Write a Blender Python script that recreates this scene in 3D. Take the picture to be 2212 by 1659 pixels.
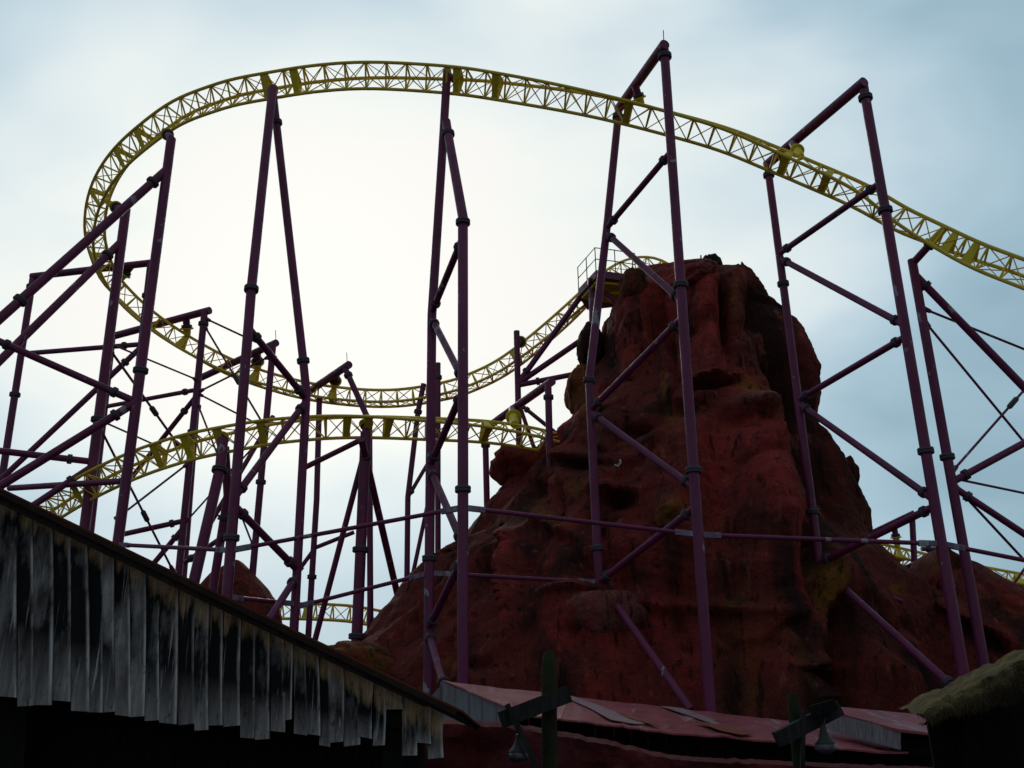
import bpy, math, random
from mathutils import Vector, Matrix, noise

for o in list(bpy.data.objects):
    bpy.data.objects.remove(o, do_unlink=True)
scene = bpy.context.scene
COL = scene.collection
random.seed(7)
V = Vector

# ------------------------------------------------------------------ camera
PITCH = math.radians(20.4)
FPX, CXP, CYP = 2170.0, 1106.0, 830.0      # focal length and centre in a 2212 px wide picture
RS = 0.0173
RC = math.sqrt(1 - RS * RS)
CAM = V((0, 0, 1.6))
FW = V((0, math.cos(PITCH), math.sin(PITCH)))
UP = V((0, -math.sin(PITCH), math.cos(PITCH)))
RT = V((1, 0, 0))
cam_d = bpy.data.cameras.new('camera')
cam = bpy.data.objects.new('camera', cam_d)
COL.objects.link(cam)
cam_d.sensor_fit = 'HORIZONTAL'
cam_d.angle_x = 2 * math.atan(CXP / FPX)
cam_d.clip_start = 0.1
cam_d.clip_end = 4000
cr = RT * RC - UP * RS
cu = RT * RS + UP * RC
cb = -FW
cam.matrix_world = Matrix(((cr.x, cu.x, cb.x, CAM.x), (cr.y, cu.y, cb.y, CAM.y), (cr.z, cu.z, cb.z, CAM.z), (0, 0, 0, 1)))
scene.camera = cam

# ------------------------------------------------------------------ light
SUN_AZ = math.radians(-12.0)      # from +Y towards +X
SUN_EL = math.radians(26.5)
SUND = V((math.sin(SUN_AZ) * math.cos(SUN_EL), math.cos(SUN_AZ) * math.cos(SUN_EL), math.sin(SUN_EL)))
w = bpy.data.worlds.new('World')
scene.world = w
w.use_nodes = True
nt = w.node_tree
for n in list(nt.nodes):
    nt.nodes.remove(n)


def wn(t, **kw):
    n = nt.nodes.new(t)
    for k, v in kw.items():
        setattr(n, k, v)
    return n


def wl(a, b):
    nt.links.new(a, b)


out = wn('ShaderNodeOutputWorld')
tc = wn('ShaderNodeTexCoord')
sky = wn('ShaderNodeTexSky', sky_type='NISHITA')
sky.sun_disc = False
sky.sun_elevation = SUN_EL
sky.sun_rotation = SUN_AZ
sky.dust_density = 2.0
bg1 = wn('ShaderNodeBackground')
bg1.inputs['Strength'].default_value = 0.05
wl(sky.outputs['Color'], bg1.inputs['Color'])
# cloud veil: bright towards the hidden sun, blue grey away from it
nrm = wn('ShaderNodeVectorMath', operation='NORMALIZE')
wl(tc.outputs['Generated'], nrm.inputs[0])
dif = wn('ShaderNodeVectorMath', operation='SUBTRACT')
dif.inputs[1].default_value = SUND
wl(nrm.outputs[0], dif.inputs[0])
sqz = wn('ShaderNodeVectorMath', operation='MULTIPLY')      # cloud banks spread the glow sideways
sqz.inputs[1].default_value = (1.0, 1.0, 1.3)
wl(dif.outputs[0], sqz.inputs[0])
ac = wn('ShaderNodeVectorMath', operation='LENGTH')
wl(sqz.outputs[0], ac.inputs[0])
# layered cloud noise, flattened vertically
mp = wn('ShaderNodeMapping')
mp.inputs['Scale'].default_value = (1.0, 1.0, 2.0)
mp.inputs['Location'].default_value = (7.983, 19.094, 33.302)
wl(nrm.outputs[0], mp.inputs['Vector'])
nz = wn('ShaderNodeTexNoise')
nz.inputs['Scale'].default_value = 2.0
nz.inputs['Detail'].default_value = 4.0
nz.inputs['Roughness'].default_value = 0.45
nz.inputs['Distortion'].default_value = 0.3
wl(mp.outputs[0], nz.inputs['Vector'])
ns = wn('ShaderNodeMath', operation='SUBTRACT')
wl(nz.outputs['Fac'], ns.inputs[0])
ns.inputs[1].default_value = 0.5
nm = wn('ShaderNodeMath', operation='MULTIPLY_ADD')
wl(ns.outputs[0], nm.inputs[0])
nm.inputs[1].default_value = 0.9
wl(ac.outputs['Value'], nm.inputs[2])
mr = wn('ShaderNodeMapRange')
mr.inputs['From Min'].default_value = 0.0
mr.inputs['From Max'].default_value = 1.6
wl(nm.outputs[0], mr.inputs['Value'])
cr_ = wn('ShaderNodeValToRGB')
cr_.color_ramp.interpolation = 'B_SPLINE'
els = cr_.color_ramp.elements
stops = [(0.0, (1.08, 1.06, 0.97)), (0.15, (1.03, 1.04, 0.97)), (0.23, (0.86, 0.95, 0.96)), (0.32, (0.53, 0.70, 0.81)),
         (0.43, (0.28, 0.46, 0.56)), (0.60, (0.23, 0.32, 0.40)), (1.0, (0.23, 0.28, 0.31))]
while len(els) < len(stops):
    els.new(0.5)
for e, (p, c) in zip(els, stops):
    e.position = p
    e.color = (*c, 1)
wl(mr.outputs[0], cr_.inputs[0])
bg2 = wn('ShaderNodeBackground')
bg2.inputs['Strength'].default_value = 0.95
wl(cr_.outputs[0], bg2.inputs['Color'])
mix = wn('ShaderNodeMixShader')
mix.inputs[0].default_value = 0.93
wl(bg1.outputs[0], mix.inputs[1])
wl(bg2.outputs[0], mix.inputs[2])
wl(mix.outputs[0], out.inputs['Surface'])

sd = bpy.data.lights.new('sun', 'SUN')
sd.energy = 0.6
sd.angle = math.radians(14)
sd.color = (1.0, 0.93, 0.82)
sun = bpy.data.objects.new('sun', sd)
COL.objects.link(sun)
sun.rotation_euler = SUND.to_track_quat('Z', 'Y').to_euler()
sun.location = (-10, 40, 60)

scene.view_settings.view_transform = 'Standard'
scene.view_settings.look = 'None'
scene.view_settings.exposure = 0.0
scene.view_settings.gamma = 1.0
scene.render.engine = 'CYCLES'


# ------------------------------------------------------------------ pixel <-> world
def ray(x, y):
    u = x - CXP
    v = CYP - y
    u2 = u * RC + v * RS
    v2 = -u * RS + v * RC
    return RT * u2 + UP * v2 + FW * FPX


def P(x, y, Y):
    d = ray(x, y)
    return CAM + d * (Y / d.y)


def proj(p):
    q = p - CAM
    a, b, c = q.dot(RT), q.dot(UP), q.dot(FW)
    if c < 0.1:
        return (0, 0)
    u2, v2 = a / c * FPX, b / c * FPX
    u = u2 * RC - v2 * RS
    v = u2 * RS + v2 * RC
    return (CXP + u, CYP - v)


def depth_for_z(x, y, z):
    d = ray(x, y)
    return (z - CAM.z) / d.z * d.y


# ------------------------------------------------------------------ materials
def mat(name, rough=0.6, metal=0.0, spec=0.4):
    m = bpy.data.materials.new(name)
    m.use_nodes = True
    b = m.node_tree.nodes['Principled BSDF']
    b.inputs['Roughness'].default_value = rough
    b.inputs['Metallic'].default_value = metal
    b.inputs['Specular IOR Level'].default_value = spec
    return m, m.node_tree, b


def N(t, ty, **kw):
    n = t.nodes.new(ty)
    for k, v in kw.items():
        if k in n.inputs:
            n.inputs[k].default_value = v
        else:
            setattr(n, k, v)
    return n


def coords(t, scale=(1, 1, 1), src='Object', rnd=False):
    c = N(t, 'ShaderNodeTexCoord')
    m = N(t, 'ShaderNodeMapping')
    m.inputs['Scale'].default_value = scale
    t.links.new(c.outputs[src], m.inputs['Vector'])
    if rnd:
        oi = N(t, 'ShaderNodeObjectInfo')
        mu = N(t, 'ShaderNodeMath', operation='MULTIPLY')
        mu.inputs[1].default_value = 37.0
        t.links.new(oi.outputs['Random'], mu.inputs[0])
        t.links.new(mu.outputs[0], m.inputs['Location'])
    return m.outputs[0]


def noise_fac(t, vec, scale, detail=4, rough=0.55, lo=0.35, hi=0.65):
    n = N(t, 'ShaderNodeTexNoise')
    n.inputs['Scale'].default_value = scale
    n.inputs['Detail'].default_value = detail
    n.inputs['Roughness'].default_value = rough
    t.links.new(vec, n.inputs['Vector'])
    r = N(t, 'ShaderNodeMapRange')
    r.inputs['From Min'].default_value = lo
    r.inputs['From Max'].default_value = hi
    t.links.new(n.outputs['Fac'], r.inputs['Value'])
    return r.outputs[0]


def mixc(t, fac, a, b):
    m = N(t, 'ShaderNodeMix', data_type='RGBA')
    if isinstance(fac, float):
        m.inputs[0].default_value = fac
    else:
        t.links.new(fac, m.inputs[0])
    for i, c in ((6, a), (7, b)):
        if isinstance(c, tuple):
            m.inputs[i].default_value = (*c, 1)
        else:
            t.links.new(c, m.inputs[i])
    return m.outputs[2]


def mul(t, a, b):
    m = N(t, 'ShaderNodeMath', operation='MULTIPLY')
    for i, c in ((0, a), (1, b)):
        if isinstance(c, (int, float)):
            m.inputs[i].default_value = c
        else:
            t.links.new(c, m.inputs[i])
    return m.outputs[0]


def bump(t, b, h, strength=0.3, dist=0.05):
    bp = N(t, 'ShaderNodeBump')
    bp.inputs['Strength'].default_value = strength
    bp.inputs['Distance'].default_value = dist
    t.links.new(h, bp.inputs['Height'])
    t.links.new(bp.outputs[0], b.inputs['Normal'])


def paint_mat(name, ca, cb_, chip, chip_lo=0.70, rough=0.45, scale=1.3):
    m, t, b = mat(name, rough)
    v = coords(t, (1, 1, 0.35))
    v2 = coords(t, (1, 1, 0.6))
    f = noise_fac(t, v, scale, 5, 0.6, 0.3, 0.7)
    c = mixc(t, f, ca, cb_)
    g = noise_fac(t, v, 9, 4, 0.65, 0.35, 0.75)
    c = mixc(t, mul(t, g, 0.35), c, tuple(x * 0.55 for x in ca))
    k = noise_fac(t, v2, 2.1, 6, 0.6, chip_lo, chip_lo + 0.02)
    c = mixc(t, k, c, chip)
    t.links.new(c, b.inputs['Base Color'])
    rr = noise_fac(t, v, 4, 3, 0.5, 0.2, 0.8)
    mr_ = N(t, 'ShaderNodeMapRange')
    mr_.inputs['To Min'].default_value = rough - 0.12
    mr_.inputs['To Max'].default_value = rough + 0.25
    t.links.new(rr, mr_.inputs['Value'])
    t.links.new(mr_.outputs[0], b.inputs['Roughness'])
    bump(t, b, g, 0.08, 0.01)
    return m


M = {}
M['purple'] = paint_mat('purple_paint', (0.205, 0.020, 0.094), (0.118, 0.013, 0.054), (0.30, 0.28, 0.32), 0.645)
M['purple_far'] = paint_mat('purple_paint_far', (0.180, 0.022, 0.098), (0.115, 0.016, 0.060), (0.25, 0.22, 0.26), 0.74)
M['flange'] = paint_mat('flange_steel', (0.060, 0.058, 0.066), (0.090, 0.070, 0.095), (0.20, 0.20, 0.22), 0.68, 0.6)
M['galv'] = paint_mat('peeling_steel', (0.30, 0.29, 0.34), (0.16, 0.05, 0.13), (0.35, 0.35, 0.38), 0.62, 0.55, 6)
M['yellow'] = paint_mat('yellow_paint', (0.95, 0.70, 0.07), (0.78, 0.55, 0.05), (0.22, 0.12, 0.04), 0.70, 0.5)
M['yellow_b'] = paint_mat('yellow_plate', (0.86, 0.68, 0.03), (0.68, 0.52, 0.03), (0.22, 0.15, 0.03), 0.70, 0.5)

# rock: sprayed concrete, painted in reds, browns, ochre and black
m, t, b = mat('painted_rock', 0.85, 0, 0.25)
v = coords(t, (1, 1, 0.42))
v3 = coords(t, (1, 1, 1))
f1 = noise_fac(t, v, 0.16, 5, 0.55, 0.36, 0.62)
c = mixc(t, f1, (0.46, 0.058, 0.046), (0.25, 0.066, 0.046))
f2 = noise_fac(t, coords(t, (1, 1, 0.25)), 0.33, 5, 0.6, 0.50, 0.68)
c = mixc(t, mul(t, f2, 0.85), c, (0.66, 0.058, 0.056))
f3 = noise_fac(t, coords(t, (1.3, 1.3, 0.22)), 0.42, 6, 0.6, 0.51, 0.64)
c = mixc(t, mul(t, f3, 0.85), c, (0.020, 0.022, 0.020))
f4 = noise_fac(t, coords(t, (1, 1, 0.5)), 0.27, 6, 0.62, 0.60, 0.72)
c = mixc(t, mul(t, f4, 0.45), c, (0.34, 0.19, 0.030))
at = N(t, 'ShaderNodeAttribute', attribute_name='tone')
sp = N(t, 'ShaderNodeSeparateColor')
t.links.new(at.outputs['Color'], sp.inputs[0])
nb = noise_fac(t, v3, 1.6, 6, 0.65, 0.25, 0.7)
c = mixc(t, mul(t, sp.outputs[0], nb), c, (0.90, 0.11, 0.10))
c = mixc(t, mul(t, sp.outputs[1], nb), c, (0.70, 0.36, 0.03))
c = mixc(t, mul(t, sp.outputs[2], nb), c, (0.75, 0.36, 0.34))
at2 = N(t, 'ShaderNodeAttribute', attribute_name='black_shade_paint')
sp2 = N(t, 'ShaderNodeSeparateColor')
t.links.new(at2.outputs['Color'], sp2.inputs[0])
c = mixc(t, mul(t, sp2.outputs[0], 0.85), c, (0.012, 0.014, 0.014))  # black paint streaks, with the shade of the gullies put into the colour
fg = noise_fac(t, v3, 7, 8, 0.7, 0.3, 0.75)
fh = noise_fac(t, coords(t, (1.2, 1.2, 0.7)), 1.1, 8, 0.68, 0.40, 0.68)
c = mixc(t, mul(t, fh, 0.45), c, (0.045, 0.018, 0.016))
c = mixc(t, mul(t, fg, 0.4), c, (0.030, 0.014, 0.012))
dr = noise_fac(t, coords(t, (3.2, 3.2, 0.16)), 1.3, 5, 0.6, 0.56, 0.64)
c = mixc(t, mul(t, dr, 0.7), c, (0.016, 0.012, 0.012))
dr2 = noise_fac(t, coords(t, (2.4, 2.4, 0.20)), 1.1, 5, 0.6, 0.60, 0.68)
c = mixc(t, mul(t, dr2, 0.45), c, (0.60, 0.16, 0.10))
gs = noise_fac(t, v3, 22, 3, 0.6, 0.45, 0.70)
c = mixc(t, mul(t, gs, 0.5), c, (0.020, 0.010, 0.010))
t.links.new(c, b.inputs['Base Color'])
fb = noise_fac(t, v3, 3.5, 8, 0.7, 0.1, 0.9)
bump(t, b, fb, 1.0, 0.30)
b.inputs['Specular IOR Level'].default_value = 0.08
M['rock'] = m

m, t, b = mat('red_rock', 0.85, 0, 0.25)
v = coords(t)
c = mixc(t, noise_fac(t, v, 0.8, 6, 0.65, 0.35, 0.65), (0.16, 0.012, 0.016), (0.07, 0.010, 0.012))
c = mixc(t, mul(t, noise_fac(t, v, 3, 6, 0.7, 0.55, 0.7), 0.7), c, (0.22, 0.05, 0.04))
t.links.new(c, b.inputs['Base Color'])
bump(t, b, noise_fac(t, v, 2.5, 8, 0.7, 0.1, 0.9), 1.0, 0.2)
M['redrock'] = m

m, t, b = mat('red_roof_paint', 0.55, 0, 0.4)
v = coords(t, (1, 1, 1), rnd=True)
c = mixc(t, noise_fac(t, v, 1.2, 6, 0.65, 0.35, 0.65), (0.26, 0.026, 0.040), (0.36, 0.070, 0.080))
c = mixc(t, mul(t, noise_fac(t, coords(t, (1.5, 0.25, 1), rnd=True), 1.6, 6, 0.65, 0.56, 0.66), 0.8), c, (0.40, 0.27, 0.30))
c = mixc(t, mul(t, noise_fac(t, coords(t, (2.5, 0.2, 1), rnd=True), 2.2, 4, 0.6, 0.64, 0.68), 0.9), c, (0.26, 0.045, 0.012))
c = mixc(t, mul(t, noise_fac(t, v, 14, 6, 0.7, 0.5, 0.8), 0.6), c, (0.07, 0.02, 0.022))
c = mixc(t, mul(t, noise_fac(t, v, 2.6, 6, 0.7, 0.50, 0.64), 0.65), c, (0.10, 0.022, 0.026))
t.links.new(c, b.inputs['Base Color'])
bump(t, b, noise_fac(t, v, 6, 6, 0.7, 0.2, 0.8), 0.4, 0.03)
M['redroof'] = m
m, t, b = mat('worn_patch_paint', 0.6, 0, 0.4)
v = coords(t)
c = mixc(t, noise_fac(t, v, 3, 6, 0.7, 0.35, 0.65), (0.28, 0.12, 0.14), (0.27, 0.21, 0.22))
c = mixc(t, mul(t, noise_fac(t, v, 8, 6, 0.7, 0.5, 0.65), 0.7), c, (0.38, 0.14, 0.16))
t.links.new(c, b.inputs['Base Color'])
M['wornpatch'] = m
m, t, b = mat('rust_strip', 0.7)
v = coords(t)
c = mixc(t, noise_fac(t, v, 6, 5, 0.6, 0.35, 0.65), (0.28, 0.05, 0.012), (0.16, 0.03, 0.01))
t.links.new(c, b.inputs['Base Color'])
M['rust'] = m

# planks: tan under the eaves where the rain never gets, black stain, grey weathered ends
m, t, b = mat('weathered_plank', 0.85, 0, 0.12)
uv = N(t, 'ShaderNodeUVMap', uv_map='uv')
sx = N(t, 'ShaderNodeSeparateXYZ')
t.links.new(uv.outputs[0], sx.inputs[0])
gr = coords(t, (9, 9, 0.6), rnd=True)
gn = noise_fac(t, gr, 3.0, 6, 0.65, 0.3, 0.7)
edge = noise_fac(t, coords(t, (6, 6, 1.4), rnd=True), 1.4, 5, 0.6, 0.2, 0.8)
ma = N(t, 'ShaderNodeMath', operation='MULTIPLY_ADD')
t.links.new(edge, ma.inputs[0])
ma.inputs[1].default_value = -0.36
t.links.new(sx.outputs[1], ma.inputs[2])
r1 = N(t, 'ShaderNodeMapRange')
r1.inputs['From Min'].default_value = -0.10
r1.inputs['From Max'].default_value = 0.06
t.links.new(ma.outputs[0], r1.inputs['Value'])
grey = mixc(t, gn, (0.56, 0.50, 0.48), (0.22, 0.195, 0.19))
bl = noise_fac(t, coords(t, (1.6, 1.6, 0.55), rnd=True), 1.3, 5, 0.6, 0.28, 0.47)
blg = mixc(t, bl, grey, (0.013, 0.012, 0.014))
r2 = N(t, 'ShaderNodeMapRange')
r2.inputs['From Min'].default_value = 0.62
r2.inputs['From Max'].default_value = 1.0
t.links.new(sx.outputs[0], r2.inputs['Value'])
ca_ = mixc(t, mul(t, r2.outputs[0], 0.6), blg, grey)
tan = mixc(t, gn, (0.72, 0.46, 0.26), (0.42, 0.26, 0.14))
c = mixc(t, r1.outputs[0], tan, ca_)
uv2 = N(t, 'ShaderNodeUVMap', uv_map='across')
sx2 = N(t, 'ShaderNodeSeparateXYZ')
t.links.new(uv2.outputs[0], sx2.inputs[0])
ew = N(t, 'ShaderNodeMapRange')
ew.inputs['From Min'].default_value = 0.80
ew.inputs['From Max'].default_value = 0.97
t.links.new(sx2.outputs[0], ew.inputs['Value'])
en = noise_fac(t, coords(t, (2, 2, 0.8), rnd=True), 2.5, 4, 0.6, 0.35, 0.6)
c = mixc(t, mul(t, mul(t, ew.outputs[0], en), 0.85), c, (0.70, 0.67, 0.65))
wsn = noise_fac(t, coords(t, (14, 14, 0.35), rnd=True), 2.0, 5, 0.6, 0.60, 0.70)
c = mixc(t, mul(t, wsn, 0.7), c, (0.60, 0.57, 0.56))
spk = noise_fac(t, coords(t, (1, 1, 0.4), rnd=True), 28, 3, 0.6, 0.60, 0.68)
c = mixc(t, mul(t, spk, 0.55), c, (0.015, 0.014, 0.015))
t.links.new(c, b.inputs['Base Color'])
bump(t, b, gn, 0.5, 0.02)
M['plank'] = m


def simple(name, a, bb, scale=4, rough=0.75, stretch=(1, 1, 1), bs=0.4, bd=0.02, metal=0.0, rnd=False):
    m, t, b = mat(name, rough, metal, 0.35 if rough < 0.65 else 0.1)
    v = coords(t, stretch, rnd=rnd)
    f = noise_fac(t, v, scale, 6, 0.65, 0.3, 0.7)
    t.links.new(mixc(t, f, a, bb), b.inputs['Base Color'])
    bump(t, b, f, bs, bd)
    return m


M['chip'] = simple('bare_plaster', (0.6, 0.58, 0.55), (0.4, 0.36, 0.34), 5)
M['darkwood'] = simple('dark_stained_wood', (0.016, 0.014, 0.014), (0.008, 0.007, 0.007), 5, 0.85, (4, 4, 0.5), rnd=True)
M['roofedge'] = simple('tarred_roof_board', (0.045, 0.026, 0.020), (0.020, 0.012, 0.010), 6, 0.85)
M['rusttop'] = simple('rusty_roof_sheet', (0.16, 0.045, 0.022), (0.09, 0.03, 0.02), 3, 0.7)
M['timber'] = simple('old_timber', (0.050, 0.046, 0.044), (0.016, 0.014, 0.014), 5, 0.85, (3, 3, 0.4), 0.6, 0.03, rnd=True)
M['mosstimber'] = simple('mossy_timber', (0.036, 0.048, 0.016), (0.026, 0.020, 0.018), 3.5, 0.9, (2, 2, 0.8), 0.7, 0.03)
M['greyboard'] = simple('grey_board', (0.26, 0.25, 0.27), (0.13, 0.12, 0.12), 5, 0.8, (3, 3, 0.35), rnd=True)
M['lampmetal'] = simple('black_lamp_metal', (0.020, 0.020, 0.022), (0.035, 0.030, 0.030), 9, 0.5)
M['lampglass'] = simple('milky_lamp_glass', (0.14, 0.12, 0.15), (0.05, 0.045, 0.06), 9, 0.15, bs=0.0)
M['asphalt'] = simple('asphalt', (0.045, 0.042, 0.040), (0.060, 0.056, 0.052), 0.6, 0.9)
M['blackrock'] = simple('charred_rock', (0.014, 0.014, 0.015), (0.030, 0.026, 0.024), 2, 0.85, bs=0.8, bd=0.1)
M['railing'] = simple('dark_railing_steel', (0.06, 0.055, 0.06), (0.04, 0.04, 0.045), 5, 0.5)
M['thatch'] = simple('mossy_thatch', (0.17, 0.125, 0.045), (0.040, 0.028, 0.018), 2.6, 0.95, (1, 1, 1), 0.9, 0.08)
M['straw'] = simple('old_straw', (0.100, 0.070, 0.040), (0.030, 0.022, 0.014), 3, 0.9, (1, 1, 0.3))


# ------------------------------------------------------------------ mesh helpers
class MB:
    def __init__(s):
        s.v, s.f, s.uv = [], [], []

    def tube(s, pts, r, n=12, cap=True, up=None):
        """swept tube along a polyline; r may be a list"""
        m = len(pts)
        rs = r if isinstance(r, (list, tuple)) else [r] * m
        base = len(s.v)
        prev = None
        for i in range(m):
            if i == 0:
                tg = pts[1] - pts[0]
            elif i == m - 1:
                tg = pts[-1] - pts[-2]
            else:
                tg = (pts[i + 1] - pts[i]).normalized() + (pts[i] - pts[i - 1]).normalized()
            tg = tg.normalized()
            if prev is None:
                a = V((0, 0, 1)) if abs(tg.z) < 0.9 else V((0, 1, 0))
                x = tg.cross(a).normalized()
            else:
                x = (prev - tg * prev.dot(tg)).normalized()
            prev = x
            y = tg.cross(x)
            sc = 1.0
            if 0 < i < m - 1:
                sc = 1.0 / max(0.5, (pts[i + 1] - pts[i]).normalized().dot(tg))
            for k in range(n):
                a = 2 * math.pi * k / n
                s.v.append(pts[i] + (x * math.cos(a) + y * math.sin(a)) * rs[i] * (sc if n > 6 else 1))
        for i in range(m - 1):
            for k in range(n):
                k2 = (k + 1) % n
                s.f.append((base + i * n + k, base + i * n + k2, base + (i + 1) * n + k2, base + (i + 1) * n + k))
        if cap:
            s.f.append(tuple(base + k for k in range(n))[::-1])
            s.f.append(tuple(base + (m - 1) * n + k for k in range(n)))

    def box(s, p0, p1, wx, wy, side=None):
        """beam of rectangular section from p0 to p1"""
        d = (p1 - p0).normalized()
        a = side if side is not None else (V((0, 0, 1)) if abs(d.z) < 0.9 else V((0, 1, 0)))
        x = d.cross(a).normalized()
        y = x.cross(d).normalized()
        b = len(s.v)
        for p in (p0, p1):
            for i, j in ((-1, -1), (1, -1), (1, 1), (-1, 1)):
                s.v.append(p + x * (i * wx / 2) + y * (j * wy / 2))
        for f in ((0, 3, 2, 1), (4, 5, 6, 7), (0, 1, 5, 4), (1, 2, 6, 5), (2, 3, 7, 6), (3, 0, 4, 7)):
            s.f.append(tuple(b + i for i in f))

    def slab(s, poly, th):
        """extrude a polygon (list of 3d points) by vector th"""
        n = len(poly)
        b = len(s.v)
        s.v += [V(p) for p in poly] + [V(p) + th for p in poly]
        s.f.append(tuple(b + i for i in range(n)))
        s.f.append(tuple(b + n + i for i in range(n))[::-1])
        for i in range(n):
            j = (i + 1) % n
            s.f.append((b + i, b + n + i, b + n + j, b + j))

    def build(s, name, m, parent=None, origin=None, smooth=True, angle=40):
        o_ = origin if origin is not None else V((0, 0, 0))
        me = bpy.data.meshes.new(name)
        me.from_pydata([tuple(p - o_) for p in s.v], [], s.f)
        me.validate()
        me.update()
        if m:
            me.materials.append(M[m])
        ob = bpy.data.objects.new(name, me)
        COL.objects.link(ob)
        if smooth:
            me.shade_smooth()
            me.set_sharp_from_angle(angle=math.radians(angle))
        if parent:
            ob.parent = parent
        else:
            ob.location = o_
        return ob


def fixn(ob):
    import bmesh
    bm = bmesh.new()
    bm.from_mesh(ob.data)
    bmesh.ops.recalc_face_normals(bm, faces=bm.faces)
    bm.to_mesh(ob.data)
    bm.free()


def tag(o, label, cat, group=None, kind=None):
    o['label'] = label
    if cat:
        o['category'] = cat
    if group:
        o['group'] = group
    if kind:
        o['kind'] = kind
    return o


def thing(name, loc, label, cat, group=None):
    e = bpy.data.objects.new(name, None)
    COL.objects.link(e)
    e.location = loc
    e.empty_display_size = 0.5
    return tag(e, label, cat, group)


# shared flange ring: unit pipe radius 1, axis Z, height 1
fm = MB()
prof = [(1.0, -0.5), (1.42, -0.5), (1.50, -0.40), (1.50, -0.08), (1.34, -0.06), (1.34, 0.06), (1.50, 0.08), (1.50, 0.40), (1.42, 0.5), (1.0, 0.5)]
nseg = 18
for r_, z_ in prof:
    for k in range(nseg):
        a = 2 * math.pi * k / nseg
        fm.v.append(V((r_ * math.cos(a), r_ * math.sin(a), z_)))
for i in range(len(prof) - 1):
    for k in range(nseg):
        k2 = (k + 1) % nseg
        fm.f.append((i * nseg + k, i * nseg + k2, (i + 1) * nseg + k2, (i + 1) * nseg + k))
fl_mesh = {}
for key in ('flange', 'yellow_b'):
    o = fm.build('flange', key, smooth=True)
    fl_mesh[key] = o.data
    bpy.data.objects.remove(o, do_unlink=True)


def flange(parent, p, axis, r, th=0.15, key='flange', origin=None):
    o = bpy.data.objects.new('flange', fl_mesh[key])
    COL.objects.link(o)
    o.parent = parent
    o.location = p - origin
    o.rotation_mode = 'QUATERNION'
    o.rotation_quaternion = axis.to_track_quat('Z', 'Y')
    o.scale = (r, r, th)
    return o


class Tower:
    def __init__(s, label, base, name='support_tower', cat='support', group='steel supports of the coaster', m='purple'):
        s.o = base
        s.m = m
        s.e = thing(name, base, label, cat, group)
        s.cols = {}

    def col(s, key, pts, d, fl=(), ground=True, name='column', extend=None):
        P3 = [P(*p) for p in pts]
        s.cols[key] = (list(P3), d)
        Q = list(P3)
        if ground:
            last = Q[-1]
            if last.z > -0.2:
                Q.append(V((last.x, last.y, -0.3)))
        mb = MB()
        mb.tube(Q, d / 2, 16)
        ob = mb.build(name, s.m, s.e, s.o)
        for fx, fy in fl:
            p, ax = s.on(Q, fy, fx)
            flange(ob, p, ax, d / 2, 0.13 + d * 0.12, origin=s.o)
        return ob

    def on(s, Q, y, x=None):
        """point of a polyline at picture row y (or nearest to x, y)"""
        best = None
        for i in range(len(Q) - 1):
            for k in range(81):
                p = Q[i].lerp(Q[i + 1], k / 80)
                if p.z < -0.2:
                    continue
                a, b_ = proj(p)
                e = abs(b_ - y) if x is None else math.hypot(a - x, b_ - y)
                if best is None or e < best[0]:
                    best = (e, p, (Q[i + 1] - Q[i]).normalized())
        return best[1], best[2]

    def at(s, spec):
        if isinstance(spec, Vector):
            return spec
        if isinstance(spec[0], str):
            return s.on(s.cols[spec[0]][0] + ([V((s.cols[spec[0]][0][-1].x, s.cols[spec[0]][0][-1].y, 0))]), spec[1])[0]
        return P(*spec)

    def bar(s, a, b, d, fl=(0.42, 0.42), name='brace', m=None):
        p0, p1 = s.at(a), s.at(b)
        mb = MB()
        mb.tube([p0, p1], d / 2, 14)
        ob = mb.build(name, m or s.m, s.e, s.o)
        ax = (p1 - p0).normalized()
        L = (p1 - p0).length
        for q, f in enumerate(fl):
            if f:
                c_ = p0 + ax * f if q == 0 else p1 - ax * f
                flange(ob, c_, ax, d / 2, 0.14, origin=s.o)
        return ob

    def rod(s, a, b, d=0.06, buckle=0.5):
        p0, p1 = s.at(a), s.at(b)
        ax = (p1 - p0).normalized()
        mb = MB()
        mb.tube([p0, p1], d / 2, 8)
        ob = mb.build('tie_rod', s.m, s.e, s.o)
        for q, e in ((p0, 1), (p1, -1)):
            mb = MB()
            mb.tube([q, q + ax * e * 0.35], [d * 1.3, d * 0.8], 8)
            mb.build('rod_end', s.m, ob, s.o)
        if buckle:
            c_ = p0.lerp(p1, buckle)
            mb = MB()
            mb.tube([c_ - ax * 0.28, c_ - ax * 0.2, c_ + ax * 0.2, c_ + ax * 0.28], [d * 0.5, d * 1.1, d * 1.1, d * 0.5], 8)
            mb.build('turnbuckle', 'flange', ob, s.o)

    def hanger(s, a, trk, px, d=0.26):
        """bracket from a beam point to the track spine nearest to pixel px"""
        p0 = s.at(a)
        p1 = trk.nearest(px)
        ax = (p1 - p0).normalized()
        L = (p1 - p0).length
        mid = p0 + ax * L * 0.5
        mb = MB()
        mb.tube([p0, mid], d / 2, 14)
        ob = mb.build('bracket', s.m, s.e, s.o)
        flange(ob, mid, ax, d / 2, 0.12, origin=s.o)
        mb = MB()
        mb.tube([mid, p1], [d * 0.62, d * 0.45], 14)
        o2 = mb.build('bracket_foot', 'yellow_b', s.e, s.o)
        flange(o2, mid + ax * 0.1, ax, d * 0.62, 0.06, 'yellow_b', s.o)


# ------------------------------------------------------------------ ground
gm = MB()
gm.slab([V((-600, -300, -0.5)), V((600, -300, -0.5)), V((600, 1200, -0.5)), V((-600, 1200, -0.5))], V((0, 0, 0.5)))
g = gm.build('ground', 'asphalt', smooth=False)
fixn(g)
g['kind'] = 'structure'
g['label'] = 'dark asphalt ground of the park'


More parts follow.
